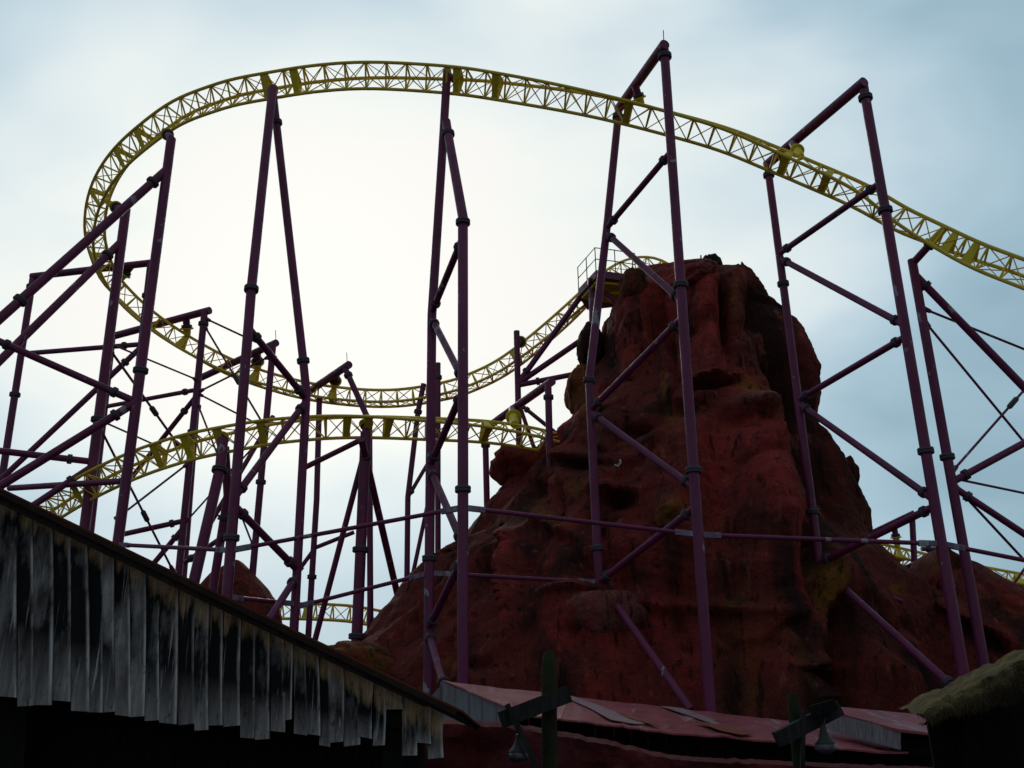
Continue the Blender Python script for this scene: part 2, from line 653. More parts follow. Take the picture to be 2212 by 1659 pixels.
# ------------------------------------------------------------------ the artificial mountain
def interp(tab, y):
    if y <= tab[0][0]:
        return tab[0][1]
    for (a, va), (b_, vb) in zip(tab, tab[1:]):
        if y <= b_:
            k = (y - a) / (b_ - a)
            return va + (vb - va) * k
    return tab[-1][1]


def blobs(list_, x, y):
    s_ = 0.0
    for (cx, cy, rx, ry, am, rot) in list_:
        dx, dy = x - cx, y - cy
        c_, sn = math.cos(math.radians(rot)), math.sin(math.radians(rot))
        u, v_ = (dx * c_ + dy * sn) / rx, (-dx * sn + dy * c_) / ry
        q = u * u + v_ * v_
        if q < 9:
            s_ += am * math.exp(-q)
    return s_


def hill(name, tl, tr, y0, y1, yc, ryt, nl, na, seed, amp, feats, tones, black_shade_paint, parent, origin, sq=2.0, cap_dome=0.6, dtop=0.0, dbase=0.0, fits=5):
    """rock hill of stacked rings; tl, tr give its traced left and right outline (picture row -> column)"""
    bins = [y0 + (y1 - y0) * i / 46 for i in range(47)]
    corl = [(y, 0.0) for y in bins]
    corr = [(y, 0.0) for y in bins]

    def rings(nl_, na_, full):
        rows = []
        for i in range(nl_ + 1):
            k = i / nl_
            y = y0 + (y1 - y0) * k
            kk = max(0.0, 1 - (y - y0) / 110.0)
            ycr = yc - dbase * k
            xl, xr = interp(tl, y) + interp(corl, y), interp(tr, y) + interp(corr, y)
            a, b_ = P(xl, y, ycr), P(xr, y, ycr)
            yz = ycr - dtop * kk * kk * (3 - 2 * kk)
            zz = (P(xl, y, yz).z + P(xr, y, yz).z) / 2
            rows.append([zz, (a.x + b_.x) / 2, max(0.05, (b_.x - a.x) / 2), ycr])
        zb = rows[-1][0]
        for j in range(1, 7):                       # down to the ground
            rows.append([zb * (1 - j / 6) - 0.4 * j / 6, rows[nl_][1], rows[nl_][2] * (1 + 0.03 * j), rows[nl_][3]])
        vs, tone, st = [], [], []
        e = 2.0 / sq
        for z, cx, rx, ycr in rows:
            ry = interp(ryt, z)
            for k in range(na_):
                a = 2 * math.pi * k / na_
                c_, s_ = math.cos(a), math.sin(a)
                ex = math.copysign(abs(c_) ** e, c_) * rx
                ey = math.copysign(abs(s_) ** e, s_) * ry
                p = V((cx + ex, ycr + ey, z))
                nrm = V((c_ / max(rx, .1), s_ / max(ry, .1), 0)).normalized()
                q = p * 1.0 + V((seed, seed * 2, 0))
                fade = min(1.0, (rows[0][0] - z) / 2.0 + 0.15)
                d = amp * 1.15 * (noise.noise(V((q.x * 0.22, q.y * 0.22, z * 0.06))))      # broad folds
                rdg = 1 - abs(noise.noise(V((q.x * 0.36 + 5, q.y * 0.36, z * 0.085))) * 2)
                d += amp * 0.95 * (rdg - 0.6)
                d += amp * 0.18 * noise.fractal(V((q.x * 0.75, q.y * 0.75, z * 0.45)), 1.0, 2.1, 4)
                rr2 = noise.ridged_multi_fractal(V((q.x * 0.55, q.y * 0.55, z * 0.5)), 0.9, 2.2, 4, 1.0, 2.0)
                d += amp * 0.10 * (rr2 - 1.1)
                d += amp * 0.13 * noise.fractal(q * 2.6, 0.9, 2.0, 4)
                g1 = abs(noise.noise(V((q.x * 0.55 + 0.25 * noise.noise(q * 0.6), q.y * 0.55, z * 0.07 + 9))))      # sharp flutes
                d -= amp * 0.45 * max(0.0, 1 - g1 / 0.14)
                g2 = abs(noise.noise(V((q.x * 0.9, q.y * 0.9, z * 0.6 + 3 + 0.5 * noise.noise(q * 0.8)))))         # cracks
                d -= amp * 0.07 * max(0.0, 1 - g2 / 0.06)
                d *= fade * (1 - 0.6 * abs(c_) ** 3)
                x_, y_ = proj(p)
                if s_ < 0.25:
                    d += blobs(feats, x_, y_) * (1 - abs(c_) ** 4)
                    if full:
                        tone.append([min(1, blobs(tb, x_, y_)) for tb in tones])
                        st.append(min(1, blobs(black_shade_paint, x_, y_)))
                else:
                    tone.append([0, 0, 0])
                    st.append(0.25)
                vs.append(p + nrm * d)
        return rows, vs, tone, st

    for _ in range(fits):                            # fit the outline to the traced one
        rows, vs, _t, _s = rings(60, 90, False)
        mn, mx = {}, {}
        st_ = (y1 - y0) / 46
        for p in vs:
            x_, y_ = proj(p)
            i = int(round((y_ - y0) / st_))
            if 0 <= i <= 46:
                mn[i] = min(mn.get(i, 1e9), x_)
                mx[i] = max(mx.get(i, -1e9), x_)
        nl2, nr2 = [], []
        for i, y in enumerate(bins):
            el = interp(tl, y) - mn[i] if i in mn else 0
            er = interp(tr, y) - mx[i] if i in mx else 0
            nl2.append(max(-40, min(40, corl[i][1] + 0.5 * el)))
            nr2.append(max(-40, min(40, corr[i][1] + 0.5 * er)))
        for arr, dst in ((nl2, corl), (nr2, corr)):
            for i, y in enumerate(bins):
                w_ = [(math.exp(-(j / 2.2) ** 2), arr[max(0, min(46, i + j))]) for j in range(-5, 6)]
                dst[i] = (y, sum(a * b_ for a, b_ in w_) / sum(a for a, b_ in w_))
    rows, vs, tone, st = rings(nl, na, True)
    mb = MB()
    mb.v = vs
    nr = len(rows)
    for i in range(nr - 1):
        for k in range(na):
            k2 = (k + 1) % na
            mb.f.append((i * na + k, (i + 1) * na + k, (i + 1) * na + k2, i * na + k2))
    top = len(mb.v)
    z, cx, rx, ycr = rows[0]
    mb.v.append(V((cx, ycr, z + cap_dome)))
    tone.append([0, 0, 0])
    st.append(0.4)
    for k in range(na):
        mb.f.append((top, k, (k + 1) % na))
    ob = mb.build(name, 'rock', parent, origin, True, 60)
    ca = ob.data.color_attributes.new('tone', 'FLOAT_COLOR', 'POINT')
    cs = ob.data.color_attributes.new('black_shade_paint', 'FLOAT_COLOR', 'POINT')
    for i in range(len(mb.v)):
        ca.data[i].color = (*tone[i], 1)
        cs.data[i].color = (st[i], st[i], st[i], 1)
    return ob


def boulder(name, c, rad, seed, parent, origin, m='rock', sub=4, amp=0.28, tone=(0, 0, 0), black_shade_paint=0.0, flat=None, rot=0.0):
    import bmesh
    bm = bmesh.new()
    bmesh.ops.create_icosphere(bm, subdivisions=sub, radius=1.0)
    for v_ in bm.verts:
        p = v_.co.copy()
        q = p + V((seed, seed * 1.7, -seed))
        d = 1 + amp * noise.fractal(q * 1.1, 1.0, 2.1, 4) + amp * 0.35 * (noise.ridged_multi_fractal(q * 1.4, 0.9, 2.1, 3, 1.0, 2.0) - 1.1)
        p = p * d
        if flat is not None and p.z > flat:
            p.z = flat + (p.z - flat) * 0.15
        v_.co = V((p.x * rad[0], p.y * rad[1], p.z * rad[2]))
    me = bpy.data.meshes.new(name)
    if rot:
        bmesh.ops.rotate(bm, verts=bm.verts, cent=(0, 0, 0), matrix=Matrix.Rotation(math.radians(rot), 3, 'Y'))
    bm.to_mesh(me)
    bm.free()
    me.materials.append(M[m])
    me.shade_smooth()
    ca = me.color_attributes.new('tone', 'FLOAT_COLOR', 'POINT')
    cs = me.color_attributes.new('black_shade_paint', 'FLOAT_COLOR', 'POINT')
    for i in range(len(me.vertices)):
        ca.data[i].color = (*tone, 1)
        cs.data[i].color = (black_shade_paint, black_shade_paint, black_shade_paint, 1)
    ob = bpy.data.objects.new(name, me)
    COL.objects.link(ob)
    ob.parent = parent
    ob.location = c - origin
    return ob


YM = 42.0
tl = [(576, 1500), (584, 1400), (592, 1362), (612, 1346), (656, 1342), (687, 1313), (705, 1296), (750, 1292), (800, 1280), (850, 1250),
      (910, 1219), (950, 1184), (975, 1150), (1010, 1118), (1060, 1074), (1117, 1026), (1175, 982), (1210, 918), (1241, 874), (1270, 856), (1300, 840),
      (1335, 810), (1370, 778), (1395, 752), (1450, 700), (1600, 610)]
tr = [(566, 1560), (580, 1585), (593, 1613), (612, 1641), (643, 1654), (681, 1682), (725, 1706), (756, 1747), (793, 1766), (828, 1775), (900, 1779),
      (937, 1788), (972, 1799), (1001, 1818), (1055, 1848), (1095, 1866), (1145, 1889), (1214, 1919), (1240, 1942), (1262, 1965), (1300, 2010), (1400, 2090), (1600, 2200)]
mo = P(1480, 1560, YM)
mo = V((mo.x, YM, 0))
mount = thing('artificial_mountain', mo, 'tall red-brown sculpted concrete mountain behind the steel towers', 'mountain')
ryt = [(0, 10.9), (3, 10.1), (6.6, 9.0), (9, 8.2), (12, 7.4), (16, 6.2), (19, 5.2), (20, 4.7), (21, 3.5), (22, 2.1), (23, 1.0), (24, 0.8)]
feats = [  # x, y, rx, ry, amplitude (m, + = out), rotation: gullies, ribs and ledges picked from the photo
    (1690, 810, 24, 80, -1.6, -14), (1740, 910, 24, 100, -2.0, -18), (1815, 1060, 22, 70, -1.8, -25),
    (1640, 900, 34, 90, 0.9, -10), (1600, 680, 20, 110, 0.6, -8),
    (1560, 640, 9, 70, -1.0, -4), (1570, 720, 8, 50, -0.7, -10), (1520, 660, 22, 90, 0.5, 0),
    (1415, 700, 14, 90, -0.9, 12), (1380, 660, 24, 70, 0.7, 8), (1450, 760, 10, 70, -0.7, -14),
    (1310, 760, 20, 60, -1.2, 0), (1535, 820, 50, 9, 0.9, -12), (1535, 832, 46, 7, -1.2, -12),
    (1610, 880, 40, 16, 0.9, 0), (1600, 920, 44, 18, -0.7, 0), (1470, 850, 40, 24, 0.5, 10), (1490, 885, 46, 16, -0.6, -8),
    (1640, 1060, 60, 150, 1.5, -12), (1740, 1180, 26, 120, -1.2, -20), (1790, 1290, 26, 90, 1.4, 0), (1825, 1360, 34, 90, -2.0, -25),
    (1220, 978, 60, 12, 0.4, 2), (1240, 1000, 70, 9, -0.7, 2), (1120, 1050, 60, 20, -0.8, 20),
    (1085, 1240, 14, 130, 0.9, -6), (1040, 1200, 30, 90, -0.7, 0), (1150, 1250, 46, 120, -0.6, 0),
    (1330, 1080, 40, 18, -1.0, 0), (1320, 1055, 60, 14, 0.6, 8), (1440, 1110, 24, 30, 0.8, 0), (1180, 1130, 60, 12, 0.5, 25),
    (1290, 1320, 80, 50, 0.9, 0), (1500, 1310, 200, 14, 0.5, 4), (1230, 1270, 60, 8, 0.7, -3),
    (1770, 1440, 40, 20, 0.8, 0), (1800, 1462, 50, 14, -2.2, 0), (1835, 1490, 20, 60, -2.4, -25), (1790, 1505, 34, 22, 0.9, 0), (1880, 1420, 26, 110, 1.0, -35),
    (1560, 990, 40, 90, -0.5, -8), (1480, 1010, 30, 60, 0.4, 10), (1370, 930, 60, 12, -0.8, -15), (1550, 1180, 60, 30, -0.4, 0),
]
t_red = [(1560, 720, 18, 90, .9, -5), (1520, 700, 20, 90, .7, 0), (1640, 1010, 60, 110, 1.0, -12), (1680, 1110, 40, 90, 1.0, -15), (1085, 1230, 14, 110, .9, -6), (1090, 1290, 24, 60, .7, 0),
         (1170, 1050, 50, 40, .5, 0), (1600, 950, 60, 40, .7, 0), (1500, 960, 60, 40, .4, 0), (1580, 820, 60, 50, .4, 0), (1300, 1340, 120, 60, .4, 0), (1590, 1380, 90, 60, .45, 0), (1190, 960, 50, 16, .5, 0)]
t_och = [(1785, 1280, 16, 60, 1.0, 0), (1775, 1240, 18, 16, .8, 0), (1615, 850, 14, 34, 1.0, -20), (1432, 830, 8, 50, .6, -8), (1445, 1112, 26, 20, .9, 0), (1170, 1110, 46, 10, .8, 25),
         (1260, 870, 18, 40, .5, 0), (1650, 880, 10, 50, .5, -12), (1960, 1270, 16, 12, .7, 0), (1580, 640, 6, 50, .5, -4), (1460, 900, 30, 20, .4, 0), (1240, 1050, 30, 14, .6, 10)]
t_pnk = [(1612, 878, 26, 14, 1.0, 5), (1200, 1270, 60, 7, .8, -3), (1760, 1070, 22, 14, .6, 25), (1100, 1130, 50, 16, .35, 15), (1870, 1560, 10, 10, .0, 0)]
black_shade_paint = [(1640, 640, 44, 60, .85, -8), (1680, 740, 36, 120, .95, -12), (1750, 920, 36, 130, .95, -18), (1822, 1070, 28, 80, .85, -25), (1560, 640, 10, 60, .8, -4),  # black streaks, plus shade painted into the gullies and hollows
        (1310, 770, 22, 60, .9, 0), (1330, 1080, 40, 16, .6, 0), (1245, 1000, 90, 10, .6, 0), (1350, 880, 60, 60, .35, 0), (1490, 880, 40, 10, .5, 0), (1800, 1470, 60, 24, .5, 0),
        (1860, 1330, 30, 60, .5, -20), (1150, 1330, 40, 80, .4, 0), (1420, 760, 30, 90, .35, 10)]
hill('rock_face', tl, tr, 596, 1500, YM, ryt, 190, 330, 3.0, 0.75, feats, (t_red, t_och, t_pnk), black_shade_paint, mount, mo, 2.1, -0.05, 0.0, 3.5)
# knobs and overhangs on the slopes
from mathutils.bvhtree import BVHTree
rf = [o for o in mount.children if o.name.startswith('rock_face')][0]
BV = BVHTree.FromPolygons([v_.co + mo for v_ in rf.data.vertices], [tuple(p_.vertices) for p_ in rf.data.polygons])


def S(x, y, sink=0.4, default=40.0):
    d = ray(x, y).normalized()
    h = BV.ray_cast(CAM, d)
    return (h[0] + d * sink) if h[0] else P(x, y, default)


boulder('rock_knob', P(1277, 752, 40.5), (0.62, 0.9, 1.10), 1.3, mount, mo, black_shade_paint=0.9)
boulder('rock_knob', P(1264, 850, 40.0), (0.75, 1.2, 1.25), 4.1, mount, mo, tone=(0, .4, 0))
boulder('rock_knob', S(1128, 1010, 0.9, 38), (1.30, 1.5, 0.85), 7.7, mount, mo, tone=(.35, 0, 0), rot=12)
boulder('rock_knob', P(1832, 1030, 39.6), (0.36, 0.8, 0.78), 12.0, mount, mo)
boulder('rock_knob', S(1372, 622, .6, 39), (0.60, 0.9, 0.75), 15.0, mount, mo, tone=(0, .2, 0), black_shade_paint=.3)
boulder('rock_knob', S(1508, 604, .5, 38), (0.72, 0.8, 0.5), 17.0, mount, mo, tone=(.5, 0, 0), amp=0.4)
boulder('rock_ledge', S(1292, 1330, 0.95), (1.35, 1.1, 0.98), 22.0, mount, mo, tone=(.3, 0, .45), flat=0.6, amp=0.2)
boulder('rock_ledge', S(1440, 1118, .3), (0.36, 0.5, 0.40), 25.0, mount, mo, tone=(0, .45, 0))
boulder('rock_knob', P(800, 1440, 33.0), (1.3, 1.2, 0.65), 28.0, mount, mo, tone=(0, .35, 0), rot=20)
boulder('rock_knob', P(735, 1412, 34.0), (0.7, 0.8, 0.3), 30.0, mount, mo, tone=(0, .3, .3))

ring_ = []
for k in range(22):
    a = 2 * math.pi * k / 22
    rr_ = 1 + 0.16 * noise.noise(V((k * .9, 4, 0)))
    u_, v_ = 11 * rr_ * math.cos(a), 21 * rr_ * math.sin(a)
    c_, s_ = math.cos(math.radians(30)), math.sin(math.radians(30))
    ring_.append((1326 + u_ * c_ - v_ * s_ * -1 * 1, 988 + (-u_ * s_ * -1 * 0 + v_ * c_) - u_ * s_))
pts_ = [S(x_, y_, -0.05, 37) for x_, y_ in ring_]
mb = MB()
mb.slab(pts_, V((0, 0.08, 0)))
fixn(mb.build('bare_patch', 'redrock', mount, mo, smooth=False))
mb = MB()
mb.tube([p + V((0, -.01, 0)) for p in (pts_ + pts_[:1])[2:9]], 0.035, 6)
mb.build('chipped_rim', 'chip', mount, mo)

# smaller hill by the right, and the one behind the plank hut
ho = P(2040, 1500, 36)
ho = V((ho.x, 36, 0))
hl = thing('rock_outcrop', ho, 'low brown concrete hill with ochre tip beside the tall mountain', 'rock')
hill('rock_face', [(1200, 1996), (1212, 1988), (1240, 1980), (1262, 1968), (1291, 1950), (1327, 1930), (1400, 1880), (1600, 1800)],
     [(1200, 2016), (1212, 2032), (1230, 2062), (1240, 2092), (1265, 2124), (1291, 2156), (1327, 2212), (1400, 2320), (1600, 2500)],
     1200, 1520, 36.0, [(0, 7.4), (3, 6.6), (6, 4.6), (8, 1.8), (9, 0.8)], 60, 150, 11.0, 0.32,
     [(2090, 1330, 90, 16, 0.7, 28), (2100, 1370, 90, 16, -0.9, 28), (2030, 1280, 50, 12, -0.4, 25)],
     ([(2010, 1250, 26, 30, .3, 0)], [(2025, 1222, 22, 14, .9, 20), (1975, 1290, 20, 20, .4, 0)], [(2010, 1204, 14, 8, .6, 0)]), [(2130, 1400, 80, 20, .5, 28)], hl, ho, 2.0, 0.1, fits=0)
so = P(520, 1400, 40)
so = V((so.x, 40, 0))
sh = thing('rock_outcrop', so, 'small dark rock hill peeping over the plank gable', 'rock')
hill('rock_face', [(1216, 508), (1222, 495), (1240, 462), (1262, 442), (1300, 424), (1352, 405), (1450, 380)],
     [(1216, 524), (1240, 548), (1262, 567), (1300, 600), (1352, 616), (1450, 650)], 1216, 1460, 40.0,
     [(0, 4.5), (5, 3.4), (7, 2.4), (9.3, 0.5)], 40, 90, 31.0, 0.35, [], ([], [], []), [], sh, so, 2.0, 0.1, fits=0)


# ------------------------------------------------------------------ track
GAUGE, SPH = 0.92, 0.66


class Track:
    def __init__(s, label, ctl, step=0.74, plates=(), name='coaster_track', joints=()):
        pts = [(P(x, y, Y), ph) for x, y, Y, ph in ctl]
        dense = []
        n = len(pts)
        for i in range(n - 1):
            p0, p1, p2, p3 = pts[max(0, i - 1)], pts[i], pts[i + 1], pts[min(n - 1, i + 2)]
            for k in range(24):
                t_ = k / 24
                a = []
                for q in range(4):
                    w0, w1, w2, w3 = [(z[0][q] if q < 3 else z[1]) for z in (p0, p1, p2, p3)]
                    a.append(0.5 * (2 * w1 + (w2 - w0) * t_ + (2 * w0 - 5 * w1 + 4 * w2 - w3) * t_ ** 2 + (3 * w1 - w0 - 3 * w2 + w3) * t_ ** 3))
                dense.append((V(a[:3]), a[3]))
        dense.append(pts[-1])
        # smooth the traced line so that no kinks remain
        for _ in range(60):
            nd = list(dense)
            for i in range(1, len(dense) - 1):
                nd[i] = ((dense[i - 1][0] + dense[i][0] * 2 + dense[i + 1][0]) / 4, (dense[i - 1][1] + dense[i][1] * 2 + dense[i + 1][1]) / 4)
            dense = nd
        # resample
        half = step / 2
        res = [dense[0]]
        acc = 0.0
        for a, b_ in zip(dense, dense[1:]):
            L = (b_[0] - a[0]).length
            while acc + L >= half and L > 1e-6:
                k = (half - acc) / L
                a = (a[0].lerp(b_[0], k), a[1] + (b_[1] - a[1]) * k)
                res.append(a)
                L = (b_[0] - a[0]).length
                acc = 0.0
            acc += L
        s.st = res
        s.R1, s.R2, s.S, s.T = [], [], [], []
        for i, (c_, ph) in enumerate(res):
            t_ = (res[min(i + 1, len(res) - 1)][0] - res[max(i - 1, 0)][0]).normalized()
            r_ = t_.cross(V((0, 0, 1))).normalized()
            n_ = r_.cross(t_)
            f = math.radians(ph)
            r2 = r_ * math.cos(f) - n_ * math.sin(f)
            n2 = n_ * math.cos(f) + r_ * math.sin(f)
            s.R1.append(c_ - r2 * GAUGE / 2)
            s.R2.append(c_ + r2 * GAUGE / 2)
            s.S.append(c_ + n2 * SPH)
            s.T.append(t_)
        org = V((res[len(res) // 2][0].x, res[len(res) // 2][0].y, 0))
        s.o = org
        s.e = thing(name, org, label, 'track')
        for nm, line, rad in (('rail', s.R1, 0.062), ('rail', s.R2, 0.062), ('spine_tube', s.S, 0.066)):
            mb = MB()
            mb.tube(line, rad, 8)
            mb.build(nm, 'yellow', s.e, org)
        k = 0
        for i in range(0, len(res), 2):
            mb = MB()
            mb.tube([s.R1[i], s.R2[i]], 0.036, 5, False)
            mb.tube([s.R1[i], s.S[i]], 0.036, 5, False)
            mb.tube([s.R2[i], s.S[i]], 0.036, 5, False)
            mb.build('cross_tie', 'yellow', s.e, org)
            if i + 2 < len(res):
                j = i + 2
                mb = MB()
                A, B, C = (s.R1, s.R2, s.S) if k % 2 == 0 else (s.R2, s.R1, s.S)
                mb.tube([A[i], B[j]], 0.021, 4, False)
                mb.tube([B[i], A[j]], 0.021, 4, False)
                mb.tube([A[i], C[j]], 0.021, 4, False)
                mb.tube([C[i], B[j]], 0.021, 4, False)
                mb.build('lattice_brace', 'yellow', s.e, org)
            k += 1
        for px in plates:
            i = s.near_i(px)
            t_ = s.T[i]
            mb = MB()
            for a, b_ in ((s.R1[i], s.S[i]), (s.R2[i], s.S[i]), (s.R1[i], s.R2[i])):
                nn = (b_ - a).normalized().cross(t_) * 0.02
                for sg in (1,):
                    mb.slab([a - t_ * 0.15 - nn, b_ - t_ * 0.09 - nn, b_ + t_ * 0.09 - nn, a + t_ * 0.15 - nn], nn * 2)
            ob = mb.build('splice_plate', 'yellow_b', s.e, org, smooth=False)
            fixn(ob)

    def near_i(s, px):
        best = (1e9, 0)
        for i, (c_, _) in enumerate(s.st):
            a, b_ = proj(c_)
            e = math.hypot(a - px[0], b_ - px[1])
            if e < best[0]:
                best = (e, i)
        return best[1]

    def nearest(s, px):
        return s.S[s.near_i(px)]


main_ctl = [(2330, 660, 27.0, -45), (2212, 610, 27.4, -45), (2100, 569, 27.9, -38), (2019, 532, 28.2, -28), (1932, 488, 28.5, -12), (1846, 430, 28.7, 0), (1726, 374, 28.8, 8), (1659, 345, 28.9, 12),
            (1560, 303, 29.0, 15), (1443, 268, 29.0, 18), (1328, 238, 29.0, 22), (1210, 212, 29.2, 30), (1071, 187, 29.5, 42), (971, 173, 29.8, 52), (803, 163, 30.0, 60),
            (682, 170, 30.1, 62), (585, 185, 30.3, 62), (518, 197, 30.6, 62), (467, 211, 31.0, 62), (383, 243, 31.9, 62), (311, 294, 33.0, 62), (255, 345, 34.2, 62), (217, 400, 35.4, 62),
            (197, 455, 36.6, 62), (192, 515, 37.8, 60), (202, 560, 38.8, 55), (221, 605, 39.7, 46), (250, 642, 40.5, 38), (305, 694, 41.2, 28), (367, 739, 41.7, 20), (433, 778, 42.0, 14), (500, 811, 42.2, 10),
            (588, 840, 42.3, 6), (671, 860, 42.4, 5), (748, 870, 42.4, 5), (815, 874, 42.4, 5), (881, 871, 42.4, 5), (961, 857, 42.3, 4), (1011, 842, 42.2, 2), (1081, 810, 42.2, 0), (1147, 764, 42.2, 0),
            (1214, 708, 42.3, 0), (1274, 654, 42.5, 0), (1322, 612, 43.0, 0), (1365, 588, 43.6, 0), (1405, 583, 44.2, 4), (1440, 596, 44.8, 8), (1470, 625, 45.2, 10)]
trk = Track('yellow lattice track sweeping over the tall towers and looping back to the mountain top', main_ctl,
            plates=[(565, 187), (635, 172), (975, 173), (1060, 186), (300, 300), (255, 345), (205, 430), (203, 555), (1700, 360), (1770, 392), (1348, 243), (2040, 540), (2100, 570), (545, 828), (385, 750), (712, 866), (935, 862), (1125, 780)])
low = Track('yellow lattice track arching low from behind the plank gable into the red boulder',
            [(1250, 985, 36.8, 12), (1177, 962, 36.4, 14), (1090, 945, 36.0, 18), (1011, 936, 35.5, 24), (918, 930, 35.0, 30), (815, 924, 34.4, 36), (715, 923, 34.0, 42), (615, 930, 33.6, 48), (553, 938, 33.4, 52),
             (433, 960, 33.3, 58), (360, 980, 33.4, 60), (287, 1006, 33.8, 60), (193, 1050, 34.6, 58), (110, 1100, 35.8, 55), (40, 1150, 37.2, 52)],
            plates=[(480, 951), (410, 965), (350, 985), (800, 924), (745, 923), (565, 937), (838, 925), (160, 1070), (1045, 939), (660, 926)])
lowl = Track('short level yellow track between the small hill and the foot of the mountain',
             [(500, 1332, 45, 8), (560, 1336, 45, 8), (640, 1337, 45, 8), (743, 1341, 45, 8), (800, 1350, 45, 8), (880, 1366, 45, 8)], plates=[(655, 1337)])
lowr = Track('low yellow track seen behind the mountain flank and the low hill',
             [(2330, 1292, 44, 10), (2212, 1272, 44, 10), (2056, 1242, 44, 10), (1994, 1226, 44, 10), (1904, 1206, 44, 10), (1840, 1192, 44, 10)], plates=[(2195, 1268), (1930, 1212), (2120, 1252)])

# ------------------------------------------------------------------ support towers
DN = 0.30


def base(x, y, Y):
    p = P(x, y, Y)
    return V((p.x, p.y, 0))


def beam_far(pa, pb):
    """depth of pb on a level beam that starts at pa (x, y, Y)"""
    return depth_for_z(pb[0], pb[1], P(*pa).z)


# tower at the slit side of the mountain (tallest)
NA = 27.0
FA = beam_far((1435, 100, NA), (1338, 232))
A = Tower('tallest purple tower, its slanting top beam carrying the yellow track, before the mountain', base(1535, 1545, NA))
A.col('n', [(1435, 108, NA), (1535, 1545, NA)], DN, [(1434, 128), (1476, 612), (1514, 1010)])
A.col('f', [(1337, 234, FA), (1310, 500, FA), (1273, 822, FA), (1293, 1240, FA)], 0.27, [(1333, 252), (1273, 822), (1293, 1187)])
A.bar((1436, 96, NA - 0.25), (1336, 236, FA + 0.2), 0.34, (0, 0), 'beam')
for a, b_ in ((('n', 333), ('f', 494)), (('f', 505), ('n', 655)), (('n', 678), ('f', 884)), (('f', 890), ('n', 1064)), (('n', 1086), ('f', 1258))):
    A.bar(a, b_, 0.21)
A.bar((1318, 1288, FA - 0.8), (1492, 1534, NA), 0.21, (0, 0))
A.hanger((1372, 186, (NA + FA) / 2 + 0.2), trk, (1385, 255))
mb = MB()
mb.tube([P(1434, 92, NA), P(1433, 66, NA)], 0.015, 6)
mb.build('lightning_rod', 'railing', A.e, A.o)

NB = 27.0
FB = beam_far((1865, 180, NB), (1672, 345))
B = Tower('purple tower with long slanting top beam standing between mountain and low hill', base(2085, 1480, NB))
B.col('n', [(1865, 186, NB), (1912, 455, NB), (2085, 1480, NB)], DN, [(1867, 213), (1913, 457), (2005, 978)])
B.col('f', [(1657, 352, FB), (1690, 600, FB), (1768, 1205, FB)], 0.27, [(1662, 380), (1693, 613), (1756, 1105)])
B.bar((1867, 177, NB - 0.2), (1656, 357, FB + 0.2), 0.34, (0, 0), 'beam')
for a, b_ in ((('n', 396), ('f', 548)), (('f', 558), ('n', 708)), (('n', 726), ('f', 862)), (('f', 874), ('n', 1086)), (('n', 1100), ('f', 1216))):
    B.bar(a, b_, 0.21)
B.bar((1780, 1232, FB - 0.3), (2072, 1497, NB), 0.22)
B.bar((1782, 1240, FB - 0.2), (1948, 1299, FB + 1.0), 0.12, (0, 0), 'tie_pipe')
B.hanger((1712, 310, (NB + FB) / 2 + 0.8), trk, (1712, 367))

NC, FC = 27.0, 30.0
C = Tower('purple tower with a bent front leg carrying the crest of the track', base(1000, 1470, NC))
C.col('n', [(964, 262, FC - 0.4), (968, 290, FC - 0.5), (1000, 470, NC), (1000, 1475, NC)], DN, [(968, 290), (999, 478), (1000, 1062)])
C.col('f', [(966, 152, FC), (958, 290, FC), (933, 680, FC), (925, 1480, FC)], DN, [(927, 1210)])
for a, b_ in ((('n', 510), ('f', 676)), (('f', 692), ('n', 816)), (('n', 842), ('f', 1006)), (('f', 1010), ('n', 1180)), (('n', 1205), ('f', 1360)), (('f', 1366), (962, 1490, NC))):
    C.bar(a, b_, 0.22)
C.hanger(('f', 166), trk, (985, 174), 0.24)

ND, FD = 28.0, 30.6
D = Tower('purple tower shaped like a narrow A under the long arch of the track', base(490, 1290, ND))
D.col('n', [(589, 190, 29.6), (543, 625, ND), (490, 1290, ND)], DN, [(543, 625), (493, 1163)])
D.col('f', [(590, 205, 29.9), (655, 780, FD), (662, 850, FD), (635, 1360, FD)], 0.28, [(600, 265), (652, 777)])
for a, b_ in ((('n', 706), ('f', 862)), (('f', 870), ('n', 1072)), (('n', 1096), ('f', 1230)), (('f', 1246), (560, 1372, ND))):
    D.bar(a, b_, 0.22)
D.hanger((589, 196, 29.7), trk, (578, 187), 0.22)

# left turn: single posts with long raking struts
E = Tower('tall purple mast whose long collared strut rakes down from the banked turn', base(255, 1170, 31.5))
E.col('n', [(370, 300, 31.5), (255, 1170, 31.5)], 0.34, [(298, 798)])
E.bar(('n', 362), (-60, 742, 29.0), 0.31, (0.8, 0), 'raking_strut')
pE = (E.at(('n', 362)).lerp(P(-60, 742, 29.0), 0.78))
E.hanger(('n', 304), trk, (322, 285), 0.26)
E.bar((-40, 721, 30.5), ('n', 864), 0.24, (0.9, 0.8))
E.bar(('n', 868), (-40, 1075, 30.0), 0.27, (0.8, 0))
mo_f = flange(E.e, pE, (P(-60, 742, 29.0) - E.at(('n', 362))).normalized(), 0.155, 0.17, origin=E.o)

